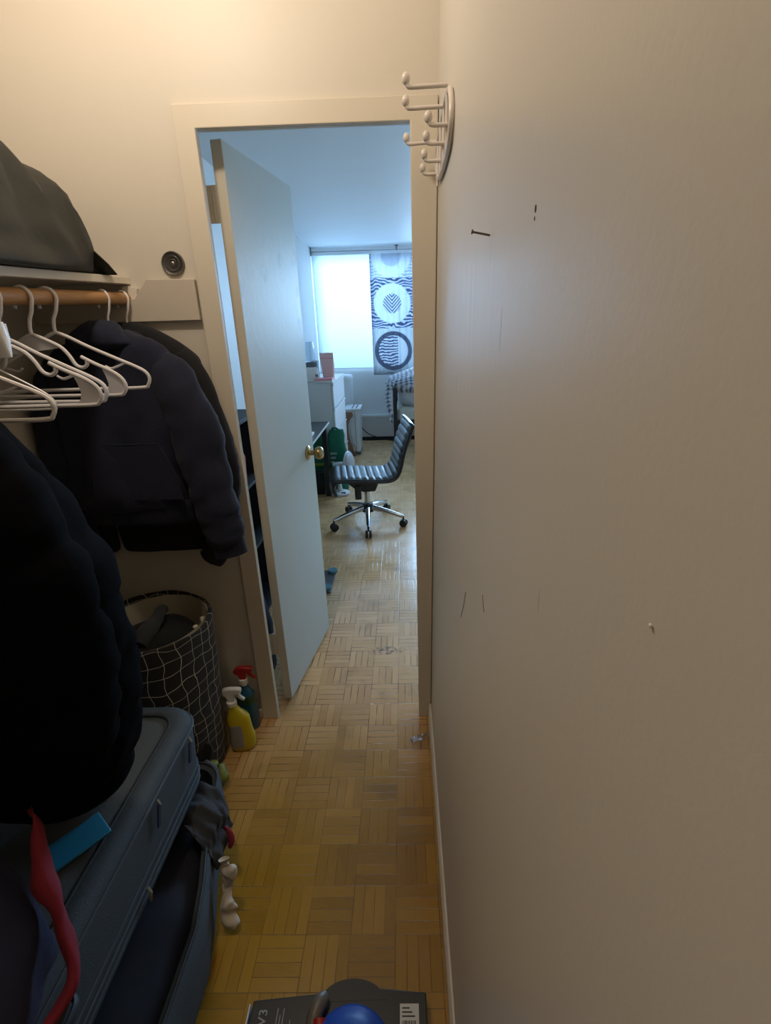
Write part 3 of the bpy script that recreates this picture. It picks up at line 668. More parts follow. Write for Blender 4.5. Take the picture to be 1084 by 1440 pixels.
loft(bm, [lidring(.03, .268), lidring(.006, .272), lidring(0, .285), lidring(0, .33), lidring(-.001, .40), lidring(0, .475), lidring(.006, .49), lidring(.016, .497), lidring(.04, .499), lidring(.05, .4925), lidring(.06, .4925)])
for v in bm.verts:
    if v.co.y > 1.0 and v.co.z < .45: v.co.y -= (.47-v.co.z)*.22*(v.co.y-1.0)/.115
lid = obj('lid', bm, M['case'], sc, angle=50)
bm = B()
for d, z, r_ in ((-.001, .300, .0035), (-.002, .322, .004), (-.001, .345, .003), (-.002, .470, .004)):
    R_ = lidring(d, z)
    for p in R_:
        if p.y > 1.0: p.y -= (.47-min(z, .47))*.22*(p.y-1.0)/.115
    tube(bm, R_, r_, 8, True)
obj('zipper', bm, M['zipper'], lid)
bm = B(); tube(bm, lidring(.045, .497), .0045, 8, True); obj('piping', bm, M['casedark'], lid)
bm = B(); R_ = lidring(.055, .4935); loft(bm, [R_, lidring(.07, .500), lidring(.12, .503), lidring(.19, .505)]); obj('front_panel', bm, M['casepanel'], lid, angle=50)
for (y_, z_, dx, dy) in ((.835, .466, .012, -.035), (1.02, .468, .01, -.05)):
    bm = B(); tube(bm, [(-.612, y_, z_), (-.604, y_+dy*.1, z_-.012)], .003, 8); p1 = obj('zipper_pull', bm, M['metal'], lid)
    bm = B(); obox(bm, (-.608, y_+dy*.35, z_-.036), (1, 0, 0), (0, .94, -.34), (0, .34, .94), .004, .013, .055); obj('pull_tab', bm, M['navypull'], p1, bevel=.001)
bm = B(); tube(bm, [(-.612, .73, .322), (-.604, .726, .312), (-.606, .722, .29)], .004, 8); obj('zipper_pull', bm, M['metal'], lid)
bm = B(); tube(bm, cr([Vector(q) for q in ((-.614, .50, .41), (-.596, .48, .412), (-.594, .40, .412), (-.596, .32, .412), (-.614, .30, .41))], 6), .011, 10, flat=.5); obj('carry_handle', bm, M['casedark'], lid)

# clothes on and around the suitcase
def cloth(name, keys, m, label, seed, amp=.018, flat=.5, n=22, scale=10, cat='clothing', zmin=.002, up=(0, 0, 1)):
    bm = B(); c = cr([Vector(k[:3]) for k in keys], 8); r = cr([Vector((k[3], 0, 0)) for k in keys], 8)
    tube(bm, c, [max(q.x, .002) for q in r], n, flat=flat, up=up); ruffle(bm, amp, scale, seed)
    for v in bm.verts: v.co.z = max(v.co.z, zmin)
    return tag(obj(name, bm, m, angle=80), label, cat)
bm = B()   # charcoal garment spilling over the base edge
loft(bm, [ell((-.665, .99, .20), .02, .05, 36), ell((-.65, .99, .225), .03, .065, 36), ell((-.615, .985, .235), .035, .075, 36, 2, (.9, 0, -.4)), ell((-.580, .975, .225), .032, .075, 36, 2, (.6, 0, -.8)), ell((-.555, .965, .19), .024, .07, 36, 2, (.2, 0, -.98)), ell((-.545, .955, .145), .018, .06, 36, 2, (.1, 0, -1)), ell((-.545, .945, .12), .008, .04, 36, 2, (1, 0, 0))])
bmesh.ops.subdivide_edges(bm, edges=bm.edges, cuts=1, use_grid_fill=True); ruffle(bm, .024, 17, 51, (1, 1, 1)); ruffle(bm, .007, 45, 58)
tag(obj('shirt', bm, M['greycloth'], angle=80), 'charcoal shirt spilling over the edge of the open suitcase', 'shirt')
cloth('red_cloth', [(-.548, .985, .165, .008), (-.530, .975, .155, .014), (-.524, .965, .14, .013), (-.528, .955, .125, .006)], M['red'], 'bit of dark red cloth poking out beside the charcoal shirt', 52, .006, .6)
cloth('sock', [(-.514, .895, .17, .008), (-.508, .885, .145, .014), (-.510, .872, .105, .019), (-.506, .855, .075, .016), (-.498, .84, .05, .019), (-.492, .825, .022, .010)], M['offwhite'], 'crumpled off-white sock hanging down the side of the suitcase', 53, .022, .4, scale=26, up=(1, 0, 0))
cloth('jeans', [(-.655, 1.185, .03, .016), (-.655, 1.19, .10, .02), (-.66, 1.185, .16, .018), (-.675, 1.18, .20, .010)], mat('pale_denim', (.11, .13, .18), .9, bump=.3, bscale=80), 'pale blue-grey denim cloth standing behind the suitcase corner', 54, .006, .5, up=(1, 0, 0))
cloth('plastic_bag', [(-.672, 1.255, .012, .016), (-.672, 1.26, .04, .026), (-.677, 1.262, .08, .020), (-.682, 1.26, .105, .008)], M['lime'], 'crumpled lime green plastic bag at the foot of the basket', 55, .03, .6, scale=24)
cloth('dark_cloth', [(-.735, 1.19, .13, .02), (-.70, 1.195, .17, .03), (-.675, 1.20, .215, .02), (-.665, 1.205, .25, .008)], M['black'], 'black cloth between suitcase corner and basket', 56, .012, .6)
# heap on the lid, near the camera
bm = B(); loft(bm, [ell((cx, cy, z), a, b, 64, 3.4) for z, cx, cy, a, b in ((.508, -.845, .34, .25, .20), (.53, -.845, .34, .270, .225), (.60, -.85, .35, .258, .228), (.66, -.86, .36, .236, .222), (.705, -.87, .365, .21, .205), (.728, -.885, .37, .17, .17), (.738, -.90, .37, .09, .09), (.742, -.90, .37, .02, .02))])
bmesh.ops.subdivide_edges(bm, edges=bm.edges, cuts=1, use_grid_fill=True); ruffle(bm, .026, 8, 61, lim=lambda p: min(1, max(0, (p.z-.506)/.02)))
for v in bm.verts: v.co.x = max(v.co.x, LX+.003); v.co.z = max(v.co.z, .5065)
tag(obj('navy_sweater', bm, M['darknavy'], angle=80), 'dark navy sweater heaped on the near end of the suitcase', 'sweater')
cloth('red_scarf', [(-.668, .60, .738, .010), (-.650, .585, .735, .022), (-.634, .56, .705, .026), (-.610, .53, .672, .027), (-.585, .51, .640, .022), (-.570, .49, .612, .020), (-.555, .475, .575, .022), (-.552, .455, .545, .022), (-.562, .432, .526, .020), (-.572, .415, .517, .012)], M['red'], 'long crimson scarf trailing down the side of the navy sweater on the suitcase', 62, .009, .45, scale=13, zmin=.507)
bm = B(); obox(bm, (-.713, .705, .5085), (.62, .78, 0), (-.78, .62, 0), (0, 0, 1), .115, .07, .006); tag(obj('folder', bm, M['teal'], bevel=.002), 'flat teal blue plastic folder lying on top of the suitcase lid', 'folder')
cloth('green_cloth', [(-.835, .765, .512, .010), (-.80, .79, .522, .018), (-.765, .81, .525, .018), (-.74, .825, .515, .008)], M['green'], 'green cloth strip on the suitcase just under the puffer jacket hem', 64, .006, .6, zmin=.507)
cloth('pale_cloth', [(-.795, .755, .512, .008), (-.76, .775, .522, .016), (-.725, .79, .522, .014), (-.70, .80, .514, .006)], M['paleg'], 'pale grey cloth strip between the green cloth and the teal folder', 65, .006, .6, zmin=.507)

# ------------------------------------------------------------------ spray bottles
def bottle_body(bm, c, keys, n=28, ang=0):
    ca, sa = math.cos(ang), math.sin(ang)
    loft(bm, [ell((c[0]+dx*ca, c[1]+dx*sa, z), a, b, n, 2.6, (ca, sa, 0), (-sa, ca, 0)) for z, a, b, dx in keys]); return bm
def trigger(bm, c, ang):
    """sprayer head: body, nozzle and cap above point c"""
    d = Vector((math.cos(ang), math.sin(ang), 0)); s = Vector((-d.y, d.x, 0)); c = Vector(c); Z = Vector((0, 0, 1))
    prof = [(-.030, .033), (-.033, .045), (-.022, .058), (.0, .062), (.030, .060), (.042, .056), (.042, .040), (.018, .036), (.012, .010), (.012, 0), (-.012, 0), (-.012, .012), (-.018, .028)]
    prism(bm, [c + d*a + Z*b - s*.0095 for a, b in prof], s*.019); return bm
def lever(bm, c, ang):
    d = Vector((math.cos(ang), math.sin(ang), 0)); s = Vector((-d.y, d.x, 0)); c = Vector(c); Z = Vector((0, 0, 1))
    prof = [(.018, .038), (.030, .040), (.040, .022), (.052, .010), (.046, .004), (.032, .014), (.022, .026)]
    prism(bm, [c + d*a + Z*b - s*.006 for a, b in prof], s*.012); return bm
yb = thing('spray_bottle', 'yellow spray bottle with white trigger and grey label on the floor by the basket', 'spray bottle', (-.648, 1.428, 0))
yc = (-.648, 1.428); ya = .15
obj('body', bottle_body(B(), yc, cr4 := [(.002, .040, .026, 0), (.01, .046, .030, 0), (.05, .047, .031, .001), (.075, .043, .029, .0), (.105, .042, .028, -.002), (.14, .041, .027, -.004), (.155, .037, .024, -.006), (.175, .024, .019, -.012), (.192, .017, .016, -.016), (.205, .015, .015, -.018)], 32, ya), M['yellow'], yb, angle=60)
bm = B(); bottle_body(bm, yc, [(.022, .0375, .0315, -.008), (.055, .038, .0322, -.007), (.08, .036, .0305, -.0065), (.105, .035, .0292, -.007), (.125, .034, .0285, -.008)], 32, ya); obj('label', bm, M['label'], yb)
cx_, cy_ = yc[0]-.018*math.cos(ya), yc[1]-.018*math.sin(ya)
obj('collar', lathe(B(), [(.015, .204), (.0185, .206), (.0185, .222), (.015, .224)], (cx_, cy_, 0)), M['white'], yb)
obj('sprayer', trigger(B(), (cx_, cy_, .220), ya-.1), M['white'], yb, bevel=.0035)
obj('trigger', lever(B(), (cx_, cy_, .220), ya-.1), M['white'], yb, bevel=.002)
rb = thing('spray_bottle', 'spray bottle with red trigger and blue liquid standing behind the yellow one', 'spray bottle', (-.652, 1.528, 0))
rc = (-.652, 1.528)
obj('body', bottle_body(B(), rc, [(.002, .034, .024, 0), (.012, .038, .027, 0), (.12, .038, .027, 0), (.16, .034, .025, 0), (.185, .022, .018, 0), (.20, .014, .013, 0), (.208, .014, .013, 0)], 28, .1), M['bluel'], rb, angle=60)
obj('neck', lathe(B(), [(.0125, .207), (.0125, .216), (.017, .218), (.017, .238), (.013, .24)], (*rc, 0)), M['white'], rb)
bm = B(); trigger(bm, (*rc, .232), .05); obj('sprayer', bm, M['redp'], rb, bevel=.0035)
obj('trigger', lever(B(), (*rc, .232), .05), M['redp'], rb, bevel=.002)
obj('label', bottle_body(B(), rc, [(.13, .0375, .0272, 0), (.155, .0365, .0265, 0), (.165, .034, .0255, 0)], 28, .1), M['greenl'], rb)

# ------------------------------------------------------------------ right wall
hr = thing('hook_rack', 'cream enamelled wire rack with seven ball-tipped hooks on the right wall', 'coat rack', (wx(1.9), 1.3, 1.9))
def wl(y, z, off=.006): return Vector((wx(z)-off, y, z))
bm = B()
fr = [wl(1.168, 1.948), wl(1.128, 1.92), wl(1.114, 1.89), wl(1.125, 1.867), wl(1.165, 1.853), wl(1.30, 1.851), wl(1.42, 1.861), wl(1.50, 1.885), wl(1.515, 1.925), wl(1.49, 1.952), wl(1.40, 1.961), wl(1.25, 1.962)]
tube(bm, cr(fr, 6, True), .0056, 10, True)
for y_ in (1.205, 1.29, 1.39, 1.48): tube(bm, [wl(y_, 1.960, .007), wl(y_, 1.856, .007)], .004, 8)
obj('frame', bm, M['rack'], hr)
def hk(y, z, L, tilt=0):
    b0 = wl(y, z, .006); d = Vector((-1, 0, tilt))
    bm = B(); pts = [b0, b0+d*L*.45, b0+d*(L-.012), b0+d*(L-.004)+Vector((0, 0, .002)), b0+d*L+Vector((0, 0, .009))]
    tube(bm, cr(pts, 4), .0044, 10); ball(bm, b0+d*L+Vector((0, 0, .0145)), .0102, (.85, .85, 1.1)); obj('hook', bm, M['rack'], hr)
hk(1.205, 1.968, .085, -.02); hk(1.29, 1.962, .085, -.02); hk(1.492, 1.958, .082, -.05)
hk(1.20, 1.900, .040); hk(1.285, 1.893, .040); hk(1.388, 1.888, .040); hk(1.485, 1.885, .040)
bm = B(); tube(bm, [(wx(1.61)+.004, .64, 1.611), (wx(1.61)-.020, .638, 1.6155)], .0012, 8); tube(bm, [(wx(1.61)-.020, .638, 1.6155), (wx(1.61)-.0215, .638, 1.6158)], .0026, 10)
tag(obj('nail', bm, M['nail']), 'thin steel nail sticking out of the right wall below the hook rack', 'nail')
bm = B(); ball(bm, (wx(1.597)-.0002, .427, 1.597), .0022, (.25, .9, 1.3)); ball(bm, (wx(1.592)-.0002, .428, 1.5905), .0013, (.25, .9, 1.2))
tag(obj('screw_hole', bm, M['hole']), 'torn dark screw hole in the right wall to the right of the nail', 'hole')
bm = B(); ball(bm, (wx(1.395)-.001, .173, 1.395), .0010, (.6, 1, 1)); tag(obj('paint_chip', bm, M['chip']), 'tiny pale bump alone on the bare right wall, nearest to the camera', 'paint chip')
bm = B(); tube(bm, [(wx(1.06)-.0004, .715, 1.09), (wx(1.03)-.0004, .735, 1.05), (wx(1.0)-.0004, .768, 1.005)], .0004, 5); tag(obj('scratch', bm, M['hole']), 'longer left scratch of the two dark scratches on the right wall', 'scratch', 'scratches on the right wall')
bm = B(); tube(bm, [(wx(1.17)-.0002, .562, 1.176), (wx(1.15)-.0002, .545, 1.160)], .0004, 5); tag(obj('scratch', bm, M['hole']), 'shorter right scratch of the two dark scratches on the right wall', 'scratch', 'scratches on the right wall')
bm = B()
g0 = [[(.005+.075*i/6 - .012*math.sin(j*.9), 1.425+.05*j/5+.03*i/6, .002+.008*abs(math.sin(i*1.3+j*.8))) for i in range(7)] for j in range(4)]
loft(bm, g0, cap=False, closed=False)
o = tag(obj('plastic_scrap', bm, M['tape'], angle=80), 'scrap of clear plastic wrap on the floor against the right baseboard', 'scrap'); o.modifiers.new('thick', 'SOLIDIFY').thickness = .0006

# ------------------------------------------------------------------ black retail box at the bottom
bx = thing('product_box', 'flat black cardboard package with barcode and blue dome at the bottom', 'package', (-.18, .55, 0))
bm = B(); loft(bm, [[(-.386, .36, z), (.022, .37, z), (.0205, .667+dy, z), (-.10, .676+dy, z), (-.38, .653+dy, z)] for z, dy in ((.002, 0.012), (.050, 0))]); obj('carton', bm, M['black2'], bx, smooth=False, bevel=.002)
bm = B(); tab = [(-.235, .650, 0)] + [(-.150+.072*math.cos(a), .655+.038*math.sin(a), 0) for a in [PI-k*PI/14 for k in range(15)]] + [(-.07, .655, 0)]
prism(bm, [(x, y, .0485) for x, y, z in tab], (0, 0, .0022)); obj('hang_tab', bm, M['black2'], bx, bevel=.001)
obj('side_panel', box(B(), (-.3885, .37, .004), (-.3855, .648, .049)), M['card'], bx, label='white side of the carton', bevel=.0005)
bm = B(); lathe(bm, [(.094, .051), (.092, .068), (.078, .088), (.052, .101), (.024, .107), (0, .108)], (-.145, .548, 0), (0, 0, 1), 36); obj('dome', bm, M['blue'], bx, label='blue plastic dome')
bm = B(); tube(bm, cr([Vector(q) for q in ((-.232, .585, .058), (-.232, .615, .066), (-.222, .640, .070), (-.213, .652, .062))], 5), [.014+.003*math.sin(i/15*PI) for i in range(16)], 14); obj('spout', bm, M['greyp'], bx, label='grey plastic end piece')
bm = B(); tube(bm, [(-.214, .575, .062), (-.218, .612, .072)], .0155, 14); obj('band', bm, M['redp'], bx, label='red band')
bcd = obj('barcode_label', box(B(), (-.040, .560, .0502), (.003, .647, .0512)), M['card'], bx, label='white barcode sticker')
bm = B(); random.seed(3); x_ = -.035
while x_ < -.004:
    w = random.choice((.0010, .0014, .0022)); box(bm, (x_, .562, .0512), (x_+w, .618, .0516)); x_ += w+random.choice((.0010, .0016))
for k in range(3): box(bm, (-.035, .624+.007*k, .0512), (-.006-.006*k, .6265+.007*k, .0516))
obj('bars', bm, M['ink'], bcd, smooth=False)
bm = B()
for k in range(6): box(bm, (-.320+.007*(k % 3)+(.024 if k > 2 else 0), .585-.02*(k > 2), .0502), (-.3185+.007*(k % 3)+(.024 if k > 2 else 0), .640-.012*(k % 2)-.02*(k > 2), .0506))
obj('small_print', bm, M['greyink'], bx, smooth=False)
fc = bpy.data.curves.new('printed_text', 'FONT'); fc.body = 'V3'; fc.size = .027; fc.extrude = .0003; fc.materials.append(M['greyink'])
fo = bpy.data.objects.new('text_curve', fc); C.objects.link(fo); bpy.context.view_layer.update()
me = bpy.data.meshes.new_from_object(fo.evaluated_get(bpy.context.evaluated_depsgraph_get())); bpy.data.objects.remove(fo)
me.transform(Matrix.Translation(Vector((-.343, .609, .0508)) - wloc(bx)) @ Matrix.Rotation(PI/2, 4, 'Z'))
tx = bpy.data.objects.new('printed_text', me); C.objects.link(tx); tx.parent = bx

# ================================================================== ROOM
# office chair
OC = Vector((-.311, 3.66, 0))
ch = thing('office_chair', 'armless black leather swivel chair with ribbed seat standing in the room', 'chair', OC)
cyw = .20
pr = [(-.250, .325), (-.268, .375), (-.258, .418), (-.225, .432), (-.13, .430), (-.02, .420), (.08, .412), (.15, .412), (.200, .428), (.232, .468), (.252, .530), (.268, .600), (.292, .680), (.322, .760), (.350, .835)]
cpts = cr([Vector((x, z, 0)) for x, z in pr], 14)
def sweep(cpts, half, th, rib=0, cz=.02, nper=16):
    """padded sheet swept across the chair's width, ribbed along its profile"""
    bm = B(); rings = []; L = 0; last = cpts[0]; total = sum((b-a).length for a, b in zip(cpts, cpts[1:]))
    for i, p in enumerate(cpts):
        L += (p-last).length; last = p
        t = (cpts[min(i+1, len(cpts)-1)] - cpts[max(i-1, 0)]).normalized(); n = Vector((-t.y, t.x))
        k = abs(math.sin(L/.052*PI)) if rib else 1
        thk = th*(.45+.55*k**.6) if rib else th
        row = []
        for j in range(nper+1):
            s = -1+2*j/nper; e = (1-abs(s)**6)**.5 if abs(s) < 1 else 0
            dip = cz*(s*s)       # sides rise
            q = Vector((p.x, p.y)) + n*(dip*.5 + thk*e); row.append((OC.x+q.x, OC.y+half*s, q.y))
        for j in range(nper, -1, -1):
            s = -1+2*j/nper; q = Vector((p.x, p.y)) + n*(cz*s*s*.5 - th*.35); row.append((OC.x+q.x, OC.y+half*s, q.y))
        rings.append(row)
    return loft(bm, rings)
seat_n = 14*8
def turn(bm, a=math.radians(9)):
    bmesh.ops.rotate(bm, verts=bm.verts, cent=OC, matrix=Matrix.Rotation(a, 3, 'Z')); return bm
obj('seat', turn(sweep(cpts[:seat_n+1], cyw, .022, True)), M['leather'], ch, angle=60)
obj('backrest', turn(sweep(cpts[seat_n:], cyw, .022, True)), M['leather'], ch, angle=60)
for s in (-1, 1):
    bm = B(); tube(bm, [Vector((OC.x+p.x+.004, OC.y+s*(cyw+.004), p.y-.006)) for p in cpts], .011, 8)
    obj('side_frame', turn(bm), M['frame'], ch)
bm = B(); prism(bm, [(OC.x-.18, OC.y-.07, .395), (OC.x+.09, OC.y-.07, .395), (OC.x+.085, OC.y-.07, .345), (OC.x+.06, OC.y-.07, .29), (OC.x-.03, OC.y-.07, .29), (OC.x-.10, OC.y-.07, .32)], (0, .14, 0)); box(bm, (OC.x-.10, OC.y-.085, .235), (OC.x-.05, OC.y-.03, .35))
obj('tilt_mechanism', turn(bm), M['frame'], ch, smooth=False, bevel=.008)
obj('gas_column', lathe(B(), [(.022, .15), (.022, .30)], (OC.x, OC.y, 0)), M['chr2'], ch)
obj('hub', lathe(B(), [(.02, .10), (.046, .105), (.048, .15), (.042, .175), (.024, .178)], (OC.x, OC.y, 0)), M['frame'], ch)
for a in (-86, -17, 62, 128, 210):
    A = math.radians(a); d = Vector((math.cos(A), math.sin(A), 0)); R_ = .300
    bm = B(); tube(bm, cr([OC+d*.04+Vector((0, 0, .140)), OC+d*.16+Vector((0, 0, .118)), OC+d*.26+Vector((0, 0, .094)), OC+d*R_+Vector((0, 0, .084))], 5), [.024-.011*k/15 for k in range(16)], 12, flat=.9); lg = obj('leg', bm, M['chr2'], ch, label='polished metal base arm')
    e = OC + d*R_; s = Vector((-d.y, d.x, 0))
    bm = B(); tube(bm, [e+Vector((0, 0, .085)), e+Vector((0, 0, .055))], .007, 8)
    for q in (-1, 1): lathe(bm, [(.004, 0), (.027, 0), (.0305, .004), (.0305, .016), (.025, .020), (.004, .020)], e+Vector((0, 0, .0305))+s*(q*.004 if q > 0 else -.024), s, 18)
    obj('caster', bm, M['rubber'], lg)

# desk
dk = thing('desk', 'narrow black desk along the left wall, partly hidden by the door', 'desk', (-.9, 3.6, 0))
obj('desktop', box(B(), (LX+.01, 2.75, .672), (-.705, 4.485, .690)), M['deskm'], dk, bevel=.001)
obj('edge_strip', box(B(), (-.7052, 2.75, .6715), (-.7030, 4.485, .6905)), M['lam'], dk, label='thin pale front edge')
for x, y in ((-.735, 4.362), (-1.06, 4.362), (-.735, 2.85), (-1.06, 2.85)): obj('leg', box(B(), (x-.022, y-.022, .0), (x+.022, y+.022, .672)), M['bm'], dk, bevel=.002)
tag(obj('storage_box', box(B(), (-1.03, 4.395, 0.001), (-.78, 4.455, .22)), M['dark'], bevel=.004), 'black flat box on the floor under the far end of the desk', 'box')
bm = B(); box(bm, (-.93, 3.72, .691), (-.745, 3.93, .712)); tag(obj('paper_stack', bm, M['paper'], bevel=.003), 'white flat stack lying on the black desk near the door edge', 'paper')
tag(obj('round_ornament', ball(B(), (-.905, 4.40, .738), .047, (1, 1, 1)), mat('deep_green', (.01, .09, .05), .5)), 'round dark green ball sitting on the far end of the desk', 'ornament')
# green bags
def tote(x0, x1, y, dpt_, h, label, seed, pr_=True):
    t = thing('shopping_bag', label, 'bag', ((x0+x1)/2, y, 0))
    bm = B(); cx = (x0+x1)/2; w = (x1-x0)/2
    loft(bm, [ell((cx, y, z), w*a, dpt_*b, 40, 3) for z, a, b in ((.003, .9, .8), (.02, .98, .95), (h*.3, 1, 1), (h*.6, 1, .9), (h*.8, .95, .7), (h*.92, .84, .5), (h, .70, .25))]); ruffle(bm, .018, 9, seed, lim=lambda p: min(1, p.z/.05)); obj('body', bm, M['gbag'], t, angle=80)
    bm = B(); tube(bm, cr([Vector((cx-w*.45, y, h*.95)), Vector((cx-w*.35, y-.02, h*1.03)), Vector((cx+w*.1, y-.03, h*1.03)), Vector((cx+w*.45, y, h*.95))], 6), .012, 8, flat=.5); obj('handle', bm, M['gbag'], t)
    if pr_:
        for k in range(3): obj('print', box(B(), (cx-w*.75, y-dpt_-.012, h*(.62-.07*k)), (cx-w*(.05+.15*k), y-dpt_-.004, h*(.65-.07*k))), M['gbagp'], t)
    else: obj('print', box(B(), (cx-w*.8, y-dpt_-.012, h*.44), (cx+w*.8, y-dpt_-.004, h*.48)), M['gyel'], t)
    return t
tote(-.735, -.560, 4.54, .045, .60, 'green shopping bag with pale print beyond the desk leg', 71)
tote(-1.0, -.765, 4.54, .045, .60, 'green shopping bag with a yellow-green band, left of the desk leg', 72, False)
# fan
fn = thing('desk_fan', 'white fan standing on the floor behind the office chair seat', 'fan', (-.63, 4.42, 0))
fx, fy = -.632, 4.40
obj('base', lathe(B(), [(0, .001), (.088, .001), (.092, .012), (.086, .024), (.05, .034), (.03, .04)], (fx, fy, 0), (0, 0, 1), 36), M['fan'], fn)
obj('stem', lathe(B(), [(.028, .035), (.02, .08), (.02, .25)], (fx, fy, 0)), M['fan'], fn)
obj('motor_housing', lathe(B(), [(.02, -.045), (.048, -.04), (.054, 0), (.054, .05), (.05, .06)], (fx-.012, fy, .265), (1, .15, 0)), M['fan'], fn)
bm = B(); GA = Vector((1, -.30, .10)).normalized(); lathe(bm, [(.03, -.028), (.08, -.024), (.108, -.008), (.112, .0), (.108, .010), (.08, .026), (.03, .03)], (fx+.10, fy+.0, .305), GA, 40); obj('grille', bm, M['grille'], fn)
bm = B(); gu = Vector((0, 1, 0)); gv = GA.cross(gu).normalized(); gu = gv.cross(GA)
tube(bm, [Vector((fx+.10, fy+.0, .305))+(gu*math.cos(k*PI/20)+gv*math.sin(k*PI/20))*.1125 for k in range(40)], .005, 6, True); obj('rim', bm, M['fan'], fn)
bm = B(); obox(bm, (fx+.035, fy-.052, .031), (1, 0, 0), (0, .95, .3), (0, -.3, .95), .045, .014, .006); obj('control_panel', bm, M['dark'], fn, label='dark control strip')
# dresser
dr = thing('dresser', 'tall white chest of drawers along the left wall of the room', 'dresser', (-.88, 5.0, 0))
DX, DY_, DE, DH = -.655, 4.60, 5.46, 1.035
bm = B(); box(bm, (LX+.005, DY_, 0.0), (DX-.025, DY_+.018, DH-.02)); box(bm, (LX+.005, DE-.018, 0.0), (DX-.025, DE, DH-.02)); box(bm, (LX+.005, DY_, DH-.02), (DX, DE, DH)); box(bm, (LX+.005, DY_, 0), (LX+.015, DE, DH-.02)); box(bm, (LX+.02, DY_+.018, .0), (DX-.045, DE-.018, .05)); box(bm, (LX+.02, DY_+.018, .05), (DX-.06, DE-.018, DH-.03))
obj('carcass', bm, M['lam'], dr, smooth=False, bevel=.0015)
for z0, z1 in ((.055, .275), (.30, .525), (.55, .765), (.79, 1.0)):
    dw = obj('drawer', box(B(), (DX-.022, DY_+.004, z0), (DX-.004, DE-.004, z1)), M['lamfront'], dr, bevel=.002)
    obj('lip', box(B(), (DX-.018, DY_+.004, z1), (DX+.004, DE-.004, z1+.012)), M['lamfront'], dw, bevel=.002)
# on the dresser
bl = thing('blender', 'white blender with clear jar on the dresser next to the wall', 'blender', (-.855, 4.68, DH))
lb = (-.862, 4.68, 0)
obj('motor_base', lathe(B(), [(.05, DH+.001), (.066, DH+.004), (.068, DH+.05), (.060, DH+.115), (.05, DH+.135)], lb), M['white'], bl)
obj('collar', lathe(B(), [(.048, DH+.135), (.052, DH+.138), (.050, DH+.175), (.046, DH+.178)], lb), M['greyd'], bl)
obj('jar', lathe(B(), [(.044, DH+.178), (.046, DH+.19), (.043, DH+.30), (.036, DH+.36), (.034, DH+.36), (.040, DH+.30), (.043, DH+.19)], lb, (0, 0, 1), 28, False), M['jar'], bl)
obj('dial', lathe(B(), [(.014, 0), (.014, .01), (0, .011)], (-.812, 4.64, DH+.06), (.75, -.66, 0)), M['greyd'], bl)
tag(obj('box', box(B(), (-.90, 4.88, DH+.001), (-.838, 5.0, DH+.175)), M['boxg'], bevel=.004), 'narrow grey box standing behind the blender on the dresser', 'box')
bm = B()
def slab(cz, w, dp, cx, cy, t=0): return ell((cx, cy, cz), w, dp, 28, 3.5, (math.cos(t), math.sin(t), 0), (-math.sin(t), math.cos(t), 0))
loft(bm, [slab(DH+.002, .050, .030, -.713, 4.78), slab(DH+.04, .054, .034, -.716, 4.78), slab(DH+.13, .060, .026, -.722, 4.79), slab(DH+.21, .065, .010, -.728, 4.80), slab(DH+.252, .066, .003, -.732, 4.80)]); ruffle(bm, .005, 22, 81)
po = thing('pouch', 'pink stand-up pouch on the dresser in front of the window', 'pouch', (-.72, 4.78, DH))
obj('body', bm, M['pink'], po, angle=80)
bm = B(); loft(bm, [slab(DH+.20, .0645, .0155, -.7275, 4.7995), slab(DH+.206, .0648, .0145, -.7278, 4.7995)]); obj('seal', bm, M['magr'], po)
mg = thing('magazine', 'pink and white magazine lying flat at the dresser edge before the pouch', 'magazine', (-.74, 4.64, DH))
obj('pages', box(B(), (-.83, 4.575, DH+.001), (-.662, 4.715, DH+.018)), M['paper'], mg, bevel=.002)
bm = B(); box(bm, (-.825, 4.572, DH+.018), (-.660, 4.718, DH+.034)); obj('cover', bm, M['magr'], mg, bevel=.003)
# white plastic thing leaning on the dresser's far end, white heater, brown board
wb = thing('laundry_hamper', 'rounded white plastic container beyond the dresser below the window', 'container', (-.78, 6.4, 0))
bm = B(); loft(bm, [rrect(-.88, -.70, 6.27, 6.53, .05, .002), rrect(-.89, -.69, 6.26, 6.54, .05, .3), rrect(-.90, -.665, 6.25, 6.55, .05, .84), rrect(-.895, -.668, 6.255, 6.545, .05, .875)]); obj('body', bm, M['lamfront'], wb, angle=50)
bm = B(); loft(bm, [rrect(-.905, -.66, 6.245, 6.555, .055, .876), rrect(-.905, -.66, 6.245, 6.555, .055, .905), rrect(-.89, -.675, 6.26, 6.54, .045, .93), rrect(-.85, -.715, 6.30, 6.5, .03, .938)]); obj('lid', bm, M['lamfront'], wb, angle=50)
ht = thing('portable_heater', 'white portable heater with curved front standing by the far wall', 'heater', (-.57, 5.99, 0))
bm = B(); pf_ = [(-.600, .04), (-.640, .15), (-.668, .28), (-.672, .42), (-.655, .555), (-.540, .560), (-.555, .04)]
prism(bm, [(x, 5.90, z) for x, z in pf_], (0, .30, 0)); obj('body', bm, M['lam'], ht, bevel=.008)
bm = B(); box(bm, (-.735, 5.88, .558), (-.530, 6.22, .580)); obj('top', bm, M['rail'], ht, bevel=.006)
for x in (-.64, -.59): obj('vent', box(B(), (x, 5.90, .5805), (x+.014, 6.2, .583)), M['greyd'], ht)
obj('foot', box(B(), (-.63, 5.91, .0), (-.555, 6.19, .04)), M['greyd'], ht, bevel=.006)
obj('seam', box(B(), (-.605, 5.895, .08), (-.600, 5.9, .53)), M['greyd'], ht)
bm = B(); bp_ = [(-.75, .001), (-.605, .001), (-.635, .08), (-.668, .20), (-.682, .30), (-.680, .40), (-.655, .46), (-.620, .50), (-.625, .545), (-.75, .55)]
